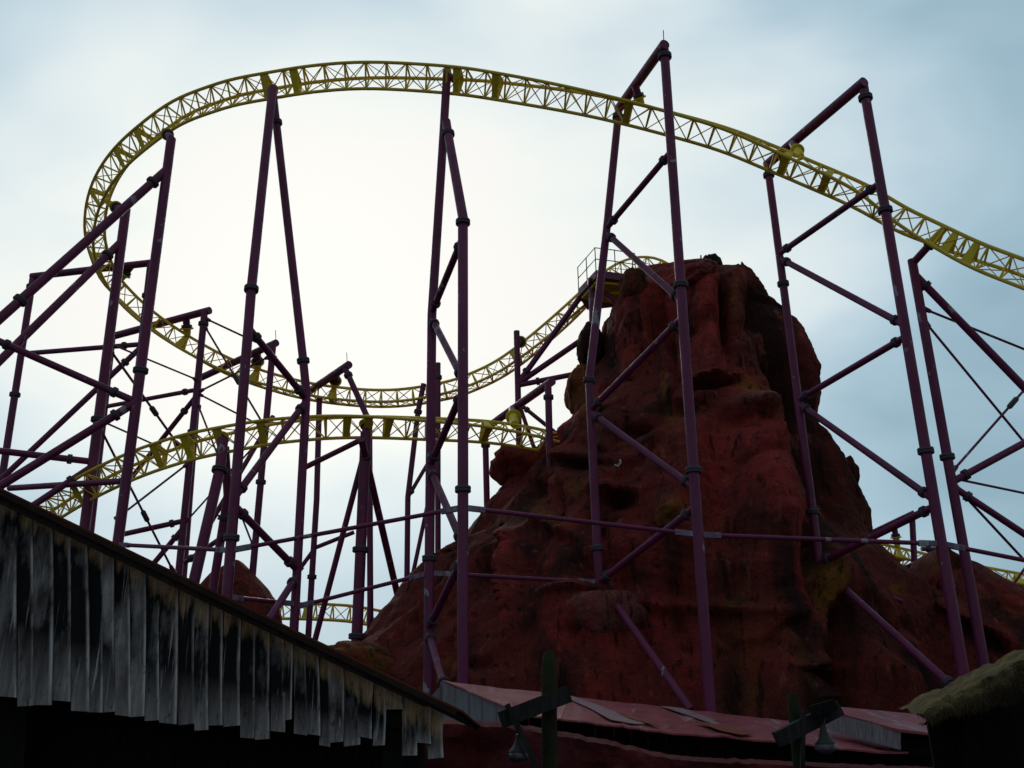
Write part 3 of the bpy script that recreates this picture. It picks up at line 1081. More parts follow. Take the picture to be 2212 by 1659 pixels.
G = Tower('second purple mast of the banked turn, its strut crossing under the loop', base(183, 1135, 34.5))
G.col('n', [(272, 452, 35.0), (183, 1140, 35.0)], 0.37, [(238, 912 + 0)])
G.bar(('n', 520), (-60, 838, 32.0), 0.30, (0.9, 0), 'raking_strut')
G.hanger(('n', 458), trk, (203, 440), 0.28)
G.bar((-40, 970, 34.0), ('n', 1000), 0.24, (0, 0.8))
G.bar(('n', 1010), (60, 1100, 34.0), 0.24, (0.9, 0))
G.bar((20, 1055, 36.0), (262, 1040, 33.5), 0.22, (0, 0))

YF = 40.5
F_ = Tower('slender purple portal whose level beam crosses the falling track of the banked turn', base(8, 1010, YF), m='purple_far')
F_.col('n', [(72, 596, YF), (8, 1010, YF)], 0.30, [(66, 622), (30, 850)])
YF2 = beam_far((72, 597, YF), (330, 568))
F_.col('f', [(325, 570, YF2), (262, 1120, YF2)], 0.28, [(318, 640)])
F_.bar((68, 598, YF), (330, 568, YF2), 0.32, (0, 0), 'beam')
F_.hanger((285, 574, YF2 + 0.4), trk, (236, 620), 0.30)
F_.bar(('n', 764), ('f', 741), 0.22, (0, 0.8))
F_.bar(('f', 752), (-30, 1066, YF - 2), 0.24, (0.9, 0))

# portals under the back track
YM1 = 40.6
YM2 = beam_far((450, 672, YM1), (238, 728))
Mt = Tower('purple portal spanning the back track just past the banked turn', base(385, 1245, YM1), m='purple_far')
Mt.col('n', [(442, 674, YM1), (385, 1250, YM1)], 0.30, [(440, 700), (415, 937)])
Mt.col('f', [(243, 728, YM2), (196, 1150, YM2)], 0.30, [(232, 850)])
Mt.bar((453, 671, YM1), (236, 729, YM2), 0.34, (0, 0), 'beam')
Mt.hanger((402, 686, (YM1 * 3 + YM2) / 4), trk, (382, 750), 0.32)
Mt.bar(('n', 845), ('f', 880), 0.20, (0.7, 0))
Mt.bar(('n', 858), (262, 1060, YM2), 0.22, (0.9, 0))
Mt.bar(('n', 1124), (250, 1158, YM1), 0.22, (0.5, 0))
Mt.bar(('n', 1140), (320, 1232, YM1), 0.22, (0.5, 0))
YN1 = 40.0
YN2 = beam_far((595, 742, YN1), (428, 819))
Nt = Tower('purple portal spanning the back track behind the narrow A tower', base(545, 1230, YN1), m='purple_far')
Nt.col('n', [(590, 745, YN1), (546, 1235, YN1)], 0.28, [(586, 774), (560, 1040)])
Nt.col('f', [(430, 820, YN2), (398, 1240, YN2)], 0.26, [(424, 880)])
Nt.bar((597, 741, YN1), (424, 821, YN2), 0.32, (0, 0), 'beam')
Nt.hanger((556, 760, (YN1 * 3 + YN2) / 4), trk, (545, 828), 0.32)
mb = MB()
mb.tube([P(596, 738, YN1), P(595, 714, YN1)], 0.015, 6)
mb.build('lightning_rod', 'railing', Nt.e, Nt.o)
Nt.rod(Mt.at(('n', 686)), Nt.at(('n', 756)), 0.09, 0)
Nt.rod(Mt.at(('n', 700)), Nt.at(('n', 925)), 0.09, 0.55)
Nt.rod(Nt.at(('n', 770)), Mt.at(('n', 846)), 0.09, 0)
Nt.rod(Mt.at(('n', 850)), Nt.at(('n', 925)), 0.08, 0)
Nt.rod(Mt.at(('n', 860)), Nt.at(('n', 1190)), 0.08, 0.6)
Nt.rod(Nt.at(('n', 935)), Mt.at(('n', 1130)), 0.08, 0.4)
Mt.rod(G.at(('n', 742)), Mt.at(('n', 824)), 0.08, 0)
Mt.rod(G.at(('n', 752)), (388, 966, 40.0), 0.10, 0.62)
Mt.rod(G.at(('n', 906)), (345, 966, 40.0), 0.08, 0)
Mt.rod(G.at(('n', 915)), (376, 1238, 40.0), 0.09, 0.6)
Mt.rod(Mt.at(('n', 1000)), (250, 1122, 38.5), 0.09, 0)

YP = 33.6
YP1 = 40.0
Pp = Tower('purple post with a splayed leg under the middle of the low track', base(770, 1390, YP + 0.9))
Pp.col('n', [(790, 935, YP + 0.7), (770, 1400, YP + 0.7)], 0.38, [(774, 1190), (770, 1372)])
Pp.col('s', [(781, 950, YP), (862, 1300, 40.0)], 0.26, [(786, 992)], ground=False)
Pp.bar(('n', 946), (655, 1012, YP + 1), 0.20, (0, 0))
Pp.bar(('n', 972), (676, 1400, YP + 2), 0.21, (0, 0))
Pp.hanger(('n', 938), low, (800, 924), 0.28)
YP2 = beam_far((752, 790, YP1), (672, 844))
Pq = Tower('purple hooked post holding the back track at its lowest dip', base(830, 1300, YP1), m='purple_far')
Pq.col('n', [(746, 797, YP1), (798, 912, YP1 - 0.3), (800, 1330, YP1 - 0.3)], 0.25, [(752, 812)])
Pq.bar((754, 788, YP1 - 0.1), (668, 846, YP2), 0.34, (0, 0), 'beam')
Pq.hanger((728, 806, (YP1 * 2 + YP2) / 3), trk, (712, 866), 0.30)
mb = MB()
mb.tube([P(750, 786, YP1), P(749, 762, YP1)], 0.015, 6)
mb.build('lightning_rod', 'railing', Pq.e, Pq.o)

Oo = Tower('pair of raking purple legs under the low track behind the plank gable', base(420, 1260, 32.6))
Oo.col('n', [(482, 948, 33.2), (476, 1010, 33.0), (416, 1270, 32.0)], 0.36, [(475, 1015)])
Oo.col('f', [(486, 965, 33.6), (492, 1070, 34.2), (462, 1260, 34.6)], 0.30, [(490, 1120)])
Oo.hanger(('n', 955), low, (480, 951), 0.26)
Oo.bar((497, 1150, 34), (400, 1215, 36), 0.18, (0.4, 0.4))
Oo.bar((590, 900, 36), (455, 1130, 34.4), 0.18, (0, 0))

Rr = Tower('thin purple post standing behind the right leg of the A shaped tower', base(665, 1385, 42), m='purple_far')
Rr.col('n', [(690, 858, 42.2), (684, 1080, 42), (665, 1390, 42)], 0.26, [(672, 1248)])
Rr.bar(('n', 1190), (640, 1240, 42), 0.18, (0, 0.3))
Rr.bar(('n', 1186), (765, 1150, 42), 0.18, (0, 0))
Ss = Tower('thin dark purple post with a kink carrying the back track beside the bent leg tower', base(880, 1240, 41.5), m='purple_far')
Ss.col('n', [(915, 830, 42.0), (903, 890, 42.0), (881, 1075, 41.8), (879, 1260, 41.8)], 0.24, [(903, 890)])
Ss.bar(('n', 1074), (925, 1000, 41.8), 0.17, (0.3, 0))
Ss.bar((890, 1250, 41.8), (930, 1060, 41.8), 0.18, (0, 0))
Ss.col('k', [(946, 785, 41.0), (946, 1320, 41.0)], 0.24, [(948, 818)])
Ss.hanger(('k', 800), trk, (940, 860), 0.24)

YT = 41.4
Tt = Tower('purple lift hill mast beside the mountain with fanned struts', base(1120, 960, YT), m='purple_far')
Tt.col('n', [(1116, 716, YT), (1122, 990, YT)], 0.27, [])
Tt.hanger(('n', 740), trk, (1150, 762), 0.30)
Tt.bar(('n', 828), (1268, 622, YT), 0.26, (0.7, 0), 'raking_strut')
Tt.bar(('n', 830), (1275, 722, YT), 0.26, (0, 0))
Tt.bar(('n', 834), (1275, 802, YT), 0.24, (0.9, 0))
Tt.bar(('n', 870), (1212, 945, YT), 0.18, (0.5, 0))
Tt.bar(('n', 868), (1156, 975, YT), 0.18, (0, 0))
YU1 = max(35.2, S(1187, 985, 0.3).y)
YU2 = beam_far((1190, 826, YU1), (1056, 920))
Uu = Tower('small purple portal holding the low track above the red boulder', base(1183, 950, YU1))
Uu.col('n', [(1184, 830, YU1), (1187, 960, YU1)], 0.26, [(1184, 858)])
Uu.bar((1193, 824, YU1), (1046, 928, YU2), 0.32, (0, 0), 'beam')
Uu.col('f', [(1048, 925, YU2), (1052, 1095, YU2)], 0.26, [(1047, 962)])
Uu.hanger((1108, 884, (YU1 + YU2) / 2), low, (1112, 948), 0.34)

# right-hand supports
YX = 29.0
X = Tower('purple post with raking strut and thin tie rods under the descending track', base(2090, 1240, YX))
X.col('n', [(1970, 562, YX), (2095, 1260, YX)], 0.29, [(2047, 986)])
X.bar(('n', 590), (2300, 928, YX), 0.25, (0.5, 0), 'raking_strut')
X.hanger(('n', 566), trk, (2030, 538), 0.24)
X.rod(('n', 668), (2300, 790, YX + 1), 0.08, 0)
X.rod(('n', 690), (2300, 1062, YX + 1), 0.08, 0)
X.rod(('n', 1020), (2290, 755, YX + 1), 0.08, 0.55)
X.bar(('n', 1046), (2300, 910, YX), 0.22, (0.5, 0))
X.bar(('n', 1050), (2300, 1212, YX), 0.21, (0.5, 0))
X.rod(('n', 1034), (2300, 1084, YX + 2), 0.08, 0)
X.rod(('n', 1040), (2240, 1240, YX + 1), 0.08, 0)
X.rod((2260, 1165, 40), (2150, 1316, 40), 0.11, 0)
YL = 43.2
Y_ = Tower('short purple portal between the mountain and the low hill', base(1980, 1262, YL), m='purple_far')
Y_.col('n', [(1970, 1112, YL), (1978, 1268, YL)], 0.26, [])
Y_.bar((1975, 1109, YL), (1872, 1158, YL + 1.5), 0.28, (0, 0), 'beam')
Y_.bar((1990, 1186, YL), (2040, 1188, YL), 0.20, (0.3, 0))
Y_.bar((1930, 1238, YL), (2036, 1192, YL - 2), 0.2, (0, 0))
Y_.bar((2180, 1330, YL - 3), (2260, 1290, YL - 3), 0.24, (0, 0))
Y_.hanger((1930, 1130, YL + 0.7), lowr, (1932, 1212), 0.26)


# level pipes that tie neighbouring towers together
def tie(label, p0, p1, d=0.125, m='purple'):
    b_ = V(((p0.x + p1.x) / 2, (p0.y + p1.y) / 2, 0))
    e = thing('tie_pipe', b_, label, 'tie pipe', 'level pipes tying the towers')
    ax = (p1 - p0).normalized()
    mb = MB()
    mb.tube([p0 + ax * 0.45, p1 - ax * 0.45], d / 2, 12)
    mb.build('pipe', m, e, b_)
    for q, sg in ((p0, 1), (p1, -1)):
        mb = MB()
        s_ = ax.cross(V((0, 0, 1))).normalized()
        for k in (-1, 1):
            mb.box(q + ax * sg * 0.10 + s_ * k * 0.05, q + ax * sg * 0.62 + s_ * k * 0.05, 0.02, 0.15)
        mb.tube([q + ax * sg * 0.5 - s_ * 0.09, q + ax * sg * 0.5 + s_ * 0.09], 0.03, 8)
        mb.build('clevis', 'galv', e, b_)


tie('long purple pipe from the narrow A tower to the bent leg tower', D.at(('n', 1190)), C.at(('n', 1099)))
tie('level purple pipe from the bent leg tower to the tallest tower', C.at(('n', 1096)), A.at(('n', 1151)))
tie('level purple pipe crossing the mountain from the tallest tower to the next one', A.at(('n', 1152)), B.at(('n', 1179)))
tie('purple pipe leading from the tower by the low hill out past the dip post', B.at(('n', 1181)), P(2300, 1228, 27.0))
tie('purple pipe behind the plank gable from the collared mast to the narrow A tower', E.at(('n', 1175)), D.at(('n', 1191)))
tie('low purple pipe from the A tower to the rear post of the bent leg tower', D.at(('f', 1310)), C.at(('f', 1238)))
tie('low purple pipe from the bent leg tower rear post to the pale rock ledge', C.at(('f', 1240)), A.at(('f', 1256)))
tie('short low purple pipe in front of the small dark hill', D.at(('n', 1291)), D.at(('f', 1306)))

# ------------------------------------------------------------------ platform at the mountain top
po = base(1300, 620, 40.5)
pl = thing('lift_platform', po, 'purple maintenance platform with railing at the lift hill crest', 'platform')
ZD = P(1285, 588, 39.2).z
xl_, xr_ = P(1250, 600, 40.2).x, P(1372, 600, 40.2).x
mb = MB()
mb.slab([V((xl_, 40.9, ZD)), V((P(1287, 590, 39.2).x, 39.0, ZD)), V((xr_, 39.6, ZD)), V((xr_ - 0.1, 42.0, ZD)), V((xl_ + 0.5, 42.4, ZD))], V((0, 0, -0.34)))
fixn(mb.build('deck', 'purple', pl, po, smooth=False))
mb = MB()
mb.slab([V((xl_ + .15, 40.9, ZD - .35)), V((P(1287, 590, 39.2).x, 39.3, ZD - .35)), V((xr_, 39.8, ZD - .35)), V((xr_ - 0.1, 41.8, ZD - .35))], V((0, 0, -0.12)))
fixn(mb.build('deck_edge', 'yellow_b', pl, po, smooth=False))
mb = MB()
mb.box(P(1318, 632, 40.3), P(1385, 636, 40.3), 0.3, 0.28)
mb.build('girder', 'yellow_b', pl, po, smooth=False)
rp = [V((xl_ + .03, 40.9, ZD)), V((P(1287, 590, 39.2).x, 39.05, ZD)), V((P(1330, 590, 39.3).x, 39.3, ZD)), V((xr_ - .04, 39.64, ZD))]
for h in (0.55, 1.1):
    mb = MB()
    mb.tube([q + V((0, 0, h)) for q in rp], 0.022, 6)
    mb.build('rail', 'railing', pl, po)
rq = [rp[0], rp[0].lerp(rp[1], .5), rp[1], rp[2], rp[3]]
for q in rq:
    mb = MB()
    mb.tube([q, q + V((0, 0, 1.12))], 0.022, 6)
    mb.build('rail_post', 'railing', pl, po)
mb = MB()
mb.tube([P(1279, 606, 40), P(1281, 720, 40)], 0.16, 12)
mb.build('leg', 'purple', pl, po)
mb = MB()
mb.tube([P(1306, 632, 40), P(1352, 672, 40)], 0.11, 12)
mb.build('strut', 'purple', pl, po)
mb = MB()
mb.tube([P(1270, 608, 39.6), P(1372, 612, 39.9)], 0.15, 12)
mb.build('girder', 'purple', pl, po)

# dark shapes and poles on the summit
for lb, px, rad, rot, sd_ in (('black rounded rock horn on the summit of the mountain', (1545, 574, 41.6), (0.34, 0.45, 0.62), -20, 40.0),
                              ('jagged black crest stone beside the summit poles', (1524, 572, 41.5), (0.28, 0.25, 0.34), 30, 43.0),
                              ('dark leaning fin of rock near the summit edge', (1607, 590, 41.6), (0.17, 0.2, 0.55), -18, 46.0)):
    q = P(*px)
    bo = V((q.x, q.y, q.z - 0.6))
    e = thing('summit_rock', bo, lb, 'rock')
    boulder('rock', q, rad, sd_, e, bo, 'blackrock', 3, 0.5, rot=rot)
for lb, x0, y0, y1 in (('tall thin steel pole at the black crest stone', 1514, 552, 590), ('shorter thin steel pole on the red summit rock', 1499, 560, 590), ('stubby steel pole next to the tallest tower on the summit', 1489, 568, 594)):
    mb = MB()
    a, b_ = P(x0 + 1, y1 + 8, 41.8), P(x0, y0, 41.8)
    mb.tube([a, b_], 0.035, 8)
    mb.tube([a, a + V((0, 0, .15))], 0.07, 8)
    tag(mb.build('summit_pole', 'railing', None, a), lb, 'pole')

# ------------------------------------------------------------------ plank hut, lower left
YH = 10.0


def rake(x):
    return 1062 + 0.497 * x


hb = base(500, 1659, YH + 1.5)
hut = thing('plank_hut', hb, 'weathered plank gable of a wooden hut with black stained boards', 'hut')
# roof: slab following the rake, reaching back
r0, r1 = P(-260, rake(-260), YH - 0.28), P(988, rake(988) - 18, YH - 0.28)
tv = (r1 - r0).normalized()
nv = tv.cross(V((0, 1, 0))).normalized()
if nv.z < 0:
    nv = -nv
mb = MB()
mb.slab([r0, r1, r1 + V((0, 5.5, 0)), r0 + V((0, 5.5, 0))], nv * -0.05)
fixn(mb.build('roof_deck', 'roofedge', hut, hb, smooth=False))
mb = MB()
mb.slab([r0 + nv * .002, r1 + nv * .002 + tv * .04, r1 + nv * .002 + tv * .04 + V((0, 5.5, 0)), r0 + nv * .002 + V((0, 5.5, 0))], nv * 0.018)
fixn(mb.build('roof_sheet', 'rusttop', hut, hb, smooth=False))
mb = MB()
mb.slab([r0 - nv * 0.052 + V((0, .05, 0)), r1 - nv * 0.052 + V((0, .05, 0)) - tv * .22, r1 - nv * 0.10 + V((0, .05, 0)) - tv * .30, r0 - nv * 0.13 + V((0, .05, 0))], V((0, 0.03, 0)))
fixn(mb.build('barge_board', 'roofedge', hut, hb, smooth=False))
planks = [(-190, -140, 1480), (-140, -90, 1490), (-90, -45, 1482), (-45, 0, 1497), (0, 37, 1506), (36, 70, 1525), (70, 113, 1524), (112, 152, 1514), (151, 189, 1537), (188, 223, 1540), (222, 247, 1538), (246, 280, 1547), (280, 314, 1549), (312, 346, 1556),
          (345, 384, 1562), (384, 422, 1566), (421, 452, 1578), (450, 482, 1566), (484, 521, 1569), (520, 552, 1594), (551, 583, 1597), (582, 612, 1580), (611, 633, 1556), (632, 660, 1588), (659, 689, 1587), (688, 711, 1612),
          (710, 742, 1604), (741, 776, 1610), (775, 807, 1593), (806, 833, 1611), (832, 869, 1532), (868, 901, 1633), (899, 932, 1606), (924, 958, 1638)]
for i, (xa, xb, yb) in enumerate(planks):
    off = (0.0, 0.022, 0.008, 0.03)[i % 4] + random.uniform(-.004, .004)
    Yp = YH + off
    mb = MB()
    nn = 9
    bow = random.uniform(-0.012, 0.012)
    wob = random.uniform(-2.5, 2.5)
    tilt = random.uniform(-4.5, 4.5)
    cut = random.uniform(-5, 5)
    curl = random.uniform(0, 0.05)
    uvs = []
    for k in range(nn):
        q = k / (nn - 1)
        xt, xtb = xa + 2, xb - 2
        for side in (0, 1):
            x = (xa + 0.4) if side == 0 else (xb - 0.4)
            x += wob * math.sin(q * math.pi) + (q - 0.2) * tilt * (1 if side else .6)
            yt = rake(x) + 6
            y = yt + (yb + (random.uniform(-1.5, 1.5) + cut * (side - .5) if k == nn - 1 else 0) - yt) * q
            p = P(x, y, Yp + bow * math.sin(q * 3) - curl * q * q)
            top = P(x, yt, Yp)
            for dd in (0.0, 0.024):
                mb.v.append(p + V((0, dd, 0)))
                uvs.append(((top.z - p.z) / max(0.2, (top.z - P(x, yb, Yp).z)), top.z - p.z))
    for k in range(nn - 1):
        a = k * 4
        b_ = a + 4
        mb.f += [(a, a + 2, b_ + 2, b_), (a + 3, a + 1, b_ + 1, b_ + 3), (a + 1, a, b_, b_ + 1), (a + 2, a + 3, b_ + 3, b_ + 2)]
    mb.f += [(0, 1, 3, 2), ((nn - 1) * 4, (nn - 1) * 4 + 2, (nn - 1) * 4 + 3, (nn - 1) * 4 + 1)]
    ob = mb.build('plank', 'plank', hut, hb, smooth=False)
    ul = ob.data.uv_layers.new(name='uv')
    for lp in ob.data.loops:
        ul.data[lp.index].uv = uvs[lp.vertex_index]
    u2 = ob.data.uv_layers.new(name='across')
    for lp in ob.data.loops:
        u2.data[lp.index].uv = (1.0 if (lp.vertex_index // 2) % 2 else 0.0, 0.5)
    fixn(ob)
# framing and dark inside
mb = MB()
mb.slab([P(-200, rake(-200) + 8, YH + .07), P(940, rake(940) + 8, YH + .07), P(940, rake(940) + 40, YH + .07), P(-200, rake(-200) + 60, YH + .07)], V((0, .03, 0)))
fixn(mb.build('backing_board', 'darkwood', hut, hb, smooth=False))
for x_, d_ in ((850, 0.2),):
    mb = MB()
    a = P(x_, 1500, YH + 0.22)
    mb.box(V((a.x, a.y, 0)), V((a.x, a.y, P(850, 1512, YH + .22).z)), 0.16, 0.16)
    mb.build('corner_post', 'darkwood', hut, hb, smooth=False)
a, b_ = P(-260, 1452, YH + 0.12), P(900, 1560, YH + 0.12)
mb = MB()
mb.box(a, b_, 0.07, 0.14)
mb.build('rail_beam', 'darkwood', hut, hb, smooth=False)
wx0, wx1 = P(-260, 1600, YH + 1).x, P(846, 1600, YH + 1).x
k = 0
x = wx0
while x < wx1:
    ww = random.uniform(0.16, 0.22)
    zt = P(500, rake((x + ww / 2) / 10.9 * 2170 + 1106) + 60, YH + 1.0).z
    ye = YH + 1.0 + random.uniform(0, .015)
    zt = max(2.0, min(4.6, r0.z + (x - r0.x) / (r1.x - r0.x) * (r1.z - r0.z) - 0.25))
    mb = MB()
    mb.slab([V((x, ye, 0)), V((min(x + ww - .006, wx1), ye, 0)), V((min(x + ww - .006, wx1), ye, zt)), V((x, ye, zt))], V((0, 0.03, 0)))
    fixn(mb.build('wall_board', 'darkwood', hut, hb, smooth=False))
    x += ww
mb = MB()
mb.slab([V((wx1, YH + 1.0, 0)), V((wx1, YH + 5, 0)), V((wx1, YH + 5, 1.9)), V((wx1, YH + 1.0, 1.9))], V((-0.04, 0, 0)))
fixn(mb.build('side_wall', 'darkwood', hut, hb, smooth=False))
mb = MB()
a = P(95, 1600, YH + 0.5)
mb.slab([V((a.x - 2.2, YH + .45, 0)), V((a.x, YH + .45, 0)), V((a.x - .22, YH + .45, 2.45)), V((a.x - 2.2, YH + .45, 2.6))], V((0, 0.04, 0)))
fixn(mb.build('side_screen', 'darkwood', hut, hb, smooth=False))

# ------------------------------------------------------------------ low shed with red roof
sb = base(1450, 1600, 23)
shed = thing('red_roof_shed', sb, 'low shed with faded red sheet roof at the foot of the mountain', 'shed')
back = [(956, 1471), (1060, 1484), (1170, 1497), (1231, 1505), (1385, 1523), (1538, 1539), (1660, 1553), (1790, 1566), (1870, 1588), (1965, 1616)]
front = [(1098, 1529), (1130, 1540), (1170, 1548), (1212, 1554), (1341, 1568), (1428, 1580), (1560, 1591), (1700, 1603), (1840, 1621), (1962, 1626)]
YB, YFR = 24.0, 20.5
for i in range(len(back) - 1):
    n_ = 5
    mb = MB()
    grid = []
    for u in range(n_ + 1):
        q = u / n_
        bx = (back[i][0] + (back[i + 1][0] - back[i][0]) * q, back[i][1] + (back[i + 1][1] - back[i][1]) * q)
        fx = (front[i][0] + (front[i + 1][0] - front[i][0]) * q, front[i][1] + (front[i + 1][1] - front[i][1]) * q)
        pb, pf = P(bx[0], bx[1], YB), P(fx[0], fx[1] + random.uniform(-1.2, 1.2), YFR)
        row = []
        for v_ in range(7):
            s_ = v_ / 6
            p = pb.lerp(pf, s_)
            p.z += 0.03 * noise.noise(p * 1.3) + (0.012 if u in (0, n_) else 0)
            row.append(p)
        grid.append(row)
    for row in grid:
        for p in row:
            mb.v += [p, p - V((0, 0, 0.035))]
    W_ = 14
    for u in range(n_):
        for v_ in range(6):
            a = u * W_ + v_ * 2
            b_ = a + W_
            mb.f += [(a, a + 2, b_ + 2, b_), (a + 1, b_ + 1, b_ + 3, a + 3)]
    for u in range(n_):
        a = u * W_
        b_ = a + W_
        mb.f += [(a, b_, b_ + 1, a + 1), (a + 12, a + 13, b_ + 13, b_ + 12)]
    for v_ in range(6):
        a = v_ * 2
        mb.f += [(a, a + 1, a + 3, a + 2)]
        a = n_ * W_ + v_ * 2
        mb.f += [(a, a + 2, a + 3, a + 1)]
    ob = mb.build('roof_panel', 'redroof', shed, sb, smooth=True)
    fixn(ob)


def patch(name, m, pts, lift=0.02):
    """thin strip lying on the red roof; pts = (x, y) pixels, depth from the roof's own slope"""
    q = []
    for x_, y_ in pts:
        yb = interp(back, x_) if False else None
        # find s where the roof surface projects to (x_, y_)
        best = None
        for i in range(len(back) - 1):
            for u in range(11):
                for v_ in range(21):
                    k_, s_ = u / 10, v_ / 20
                    pb = P(back[i][0] + (back[i + 1][0] - back[i][0]) * k_, back[i][1] + (back[i + 1][1] - back[i][1]) * k_, YB)
                    pf = P(front[i][0] + (front[i + 1][0] - front[i][0]) * k_, front[i][1] + (front[i + 1][1] - front[i][1]) * k_, YFR)
                    p = pb.lerp(pf, s_)
                    a, b2 = proj(p)
                    e = (a - x_) ** 2 + 4 * (b2 - y_) ** 2
                    if best is None or e < best[0]:
                        best = (e, p)
        q.append(best[1] + V((0, 0, lift + 0.015)))
    mb = MB()
    mb.slab(q, V((0, 0, 0.012)))
    ob = mb.build(name, m, shed, sb, smooth=False)
    fixn(ob)


patch('roof_strip', 'wornpatch', [(1232, 1508), (1290, 1526), (1345, 1548), (1395, 1570), (1372, 1571), (1325, 1562), (1275, 1535), (1230, 1513)])
patch('roof_strip', 'wornpatch', [(1432, 1530), (1470, 1534), (1530, 1556), (1560, 1570), (1545, 1569), (1500, 1556)])
patch('roof_strip', 'rust', [(1335, 1546), (1400, 1564), (1425, 1576), (1400, 1571), (1365, 1560)], 0.035)
patch('roof_strip', 'rust', [(1500, 1562), (1560, 1572), (1628, 1592), (1600, 1592), (1560, 1584)], 0.035)
# left gable wall of the shed, boards
gx = [956, 985, 1014, 1043, 1072, 1100]
for i in range(5):
    xa, xb = gx[i], gx[i + 1] - 0.8
    ya = 1474 + (xa - 956) * (1531 - 1474) / 144
    yb = 1474 + (xb - 956) * (1531 - 1474) / 144
    da, db = YB - (xa - 956) / 144 * 3.4 - .06, YB - (xb - 956) / 144 * 3.4 - .06
    mb = MB()
    pa, pb = P(xa, ya + 1, da), P(xb, yb + 1, db)
    mb.slab([pa, pb, V((pb.x, pb.y, 0)), V((pa.x, pa.y, 0))], V((0.02, 0.035, 0)))
    fixn(mb.build('gable_board', 'greyboard', shed, sb, smooth=False))
pa, pb = P(925, 1512, YB + .05), P(958, 1474, YB + .05)
mb = MB()
mb.slab([V((pa.x, pa.y, 0)), pa, pb, V((pb.x, pb.y, 0))], V((0, 0.05, 0)))
fixn(mb.build('gable_board', 'greyboard', shed, sb, smooth=False))
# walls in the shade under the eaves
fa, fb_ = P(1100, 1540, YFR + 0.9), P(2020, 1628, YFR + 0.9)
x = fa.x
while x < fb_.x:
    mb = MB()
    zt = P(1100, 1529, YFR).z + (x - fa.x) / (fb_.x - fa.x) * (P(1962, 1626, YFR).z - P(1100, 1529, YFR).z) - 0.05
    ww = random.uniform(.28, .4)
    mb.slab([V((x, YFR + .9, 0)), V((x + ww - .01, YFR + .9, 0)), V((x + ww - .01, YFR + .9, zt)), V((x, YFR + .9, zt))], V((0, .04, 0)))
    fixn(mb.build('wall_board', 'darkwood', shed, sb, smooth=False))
    x += ww
# raised dormer roof with grey cheek
mb = MB()
mb.slab([P(1812, 1527, 23.2), P(1980, 1543, 23.2), P(2070, 1590, 20.4), P(1943, 1576, 20.4), P(1806, 1539, 22.4)], V((0, 0, -0.05)))
fixn(mb.build('dormer_roof', 'redroof', shed, sb, smooth=False))
dx = [1788, 1820, 1852, 1884, 1916, 1946]
for i in range(5):
    xa, xb = dx[i], dx[i + 1] - .8
    k0, k1 = (xa - 1788) / 158, (xb - 1788) / 158
    d0, d1 = 22.3 - 1.85 * k0, 22.3 - 1.85 * k1
    ta, tb = 1540 + 38 * k0, 1540 + 38 * k1
    ba, bb = 1576 + 45 * k0, 1576 + 45 * k1
    mb = MB()
    mb.slab([P(xa, ta, d0), P(xb, tb, d1), P(xb, bb, d1), P(xa, ba, d0)], V((0.01, 0.03, 0)))
    fixn(mb.build('dormer_board', 'greyboard', shed, sb, smooth=False))
mb = MB()
mb.slab([P(1948, 1580, 20.9), P(2066, 1592, 20.9), P(2066, 1640, 20.9), P(1948, 1624, 20.9)], V((0, .04, 0)))
fixn(mb.build('dormer_wall', 'darkwood', shed, sb, smooth=False))

# red rockwork wall in front of the shed
rb = base(1400, 1650, 16.5)
edge_t = [(800, 1562), (850, 1553), (960, 1551), (1086, 1559), (1210, 1578), (1319, 1600), (1428, 1626), (1494, 1635), (1659, 1642), (1843, 1651), (2100, 1660)]
mb = MB()
nx_, nz_ = 150, 26
for i in range(nx_ + 1):
    x_ = 800 + 1300 * i / nx_
    pt = P(x_, interp(edge_t, x_), 16.5)
    for j in range(nz_ + 1):
        q = j / nz_
        z = pt.z * (1 - q) - 0.2 * q
        p = V((pt.x, 16.5, z))
        d = 0.22 * noise.fractal(p * 1.3, 1.0, 2.1, 4) + 0.10 * (noise.ridged_multi_fractal(p * 1.1, .9, 2.1, 4, 1, 2) - 1.1)
        mb.v.append(p + V((0, d - 0.15 * q + (0.25 if j == 0 else 0.0), 0.03 * noise.noise(V((x_ * .05, 3, 0))) if j < 2 else 0)))
bsz = len(mb.v)
for i in range(nx_):
    for j in range(nz_):
        a = i * (nz_ + 1) + j
        mb.f.append((a, a + 1, a + nz_ + 2, a + nz_ + 1))
for i in range(nx_ + 1):
    p = mb.v[i * (nz_ + 1)]
    mb.v.append(V((p.x, p.y + 0.7, p.z - 0.05)))
    mb.v.append(V((p.x, p.y + 0.9, -0.2)))
for i in range(nx_):
    a, b_ = i * (nz_ + 1), (i + 1) * (nz_ + 1)
    c_ = bsz + i * 2
    mb.f += [(a, b_, c_ + 2, c_), (c_, c_ + 2, c_ + 3, c_ + 1)]
ob = mb.build('rock_wall', 'redrock', None, rb)
fixn(ob)
tag(ob, 'crimson rough rock wall in front of the red roofed shed', 'wall')


# ------------------------------------------------------------------ timber lamp posts and lamps
def lathe(mb, c_, prof_, n=16):
    b_ = len(mb.v)
    for r_, z_ in prof_:
        for k_ in range(n):
            a = 2 * math.pi * k_ / n
            mb.v.append(c_ + V((r_ * math.cos(a), r_ * math.sin(a), z_)))
    for i in range(len(prof_) - 1):
        for k_ in range(n):
            k2 = (k_ + 1) % n
            mb.f.append((b_ + i * n + k_, b_ + i * n + k2, b_ + (i + 1) * n + k2, b_ + (i + 1) * n + k_))


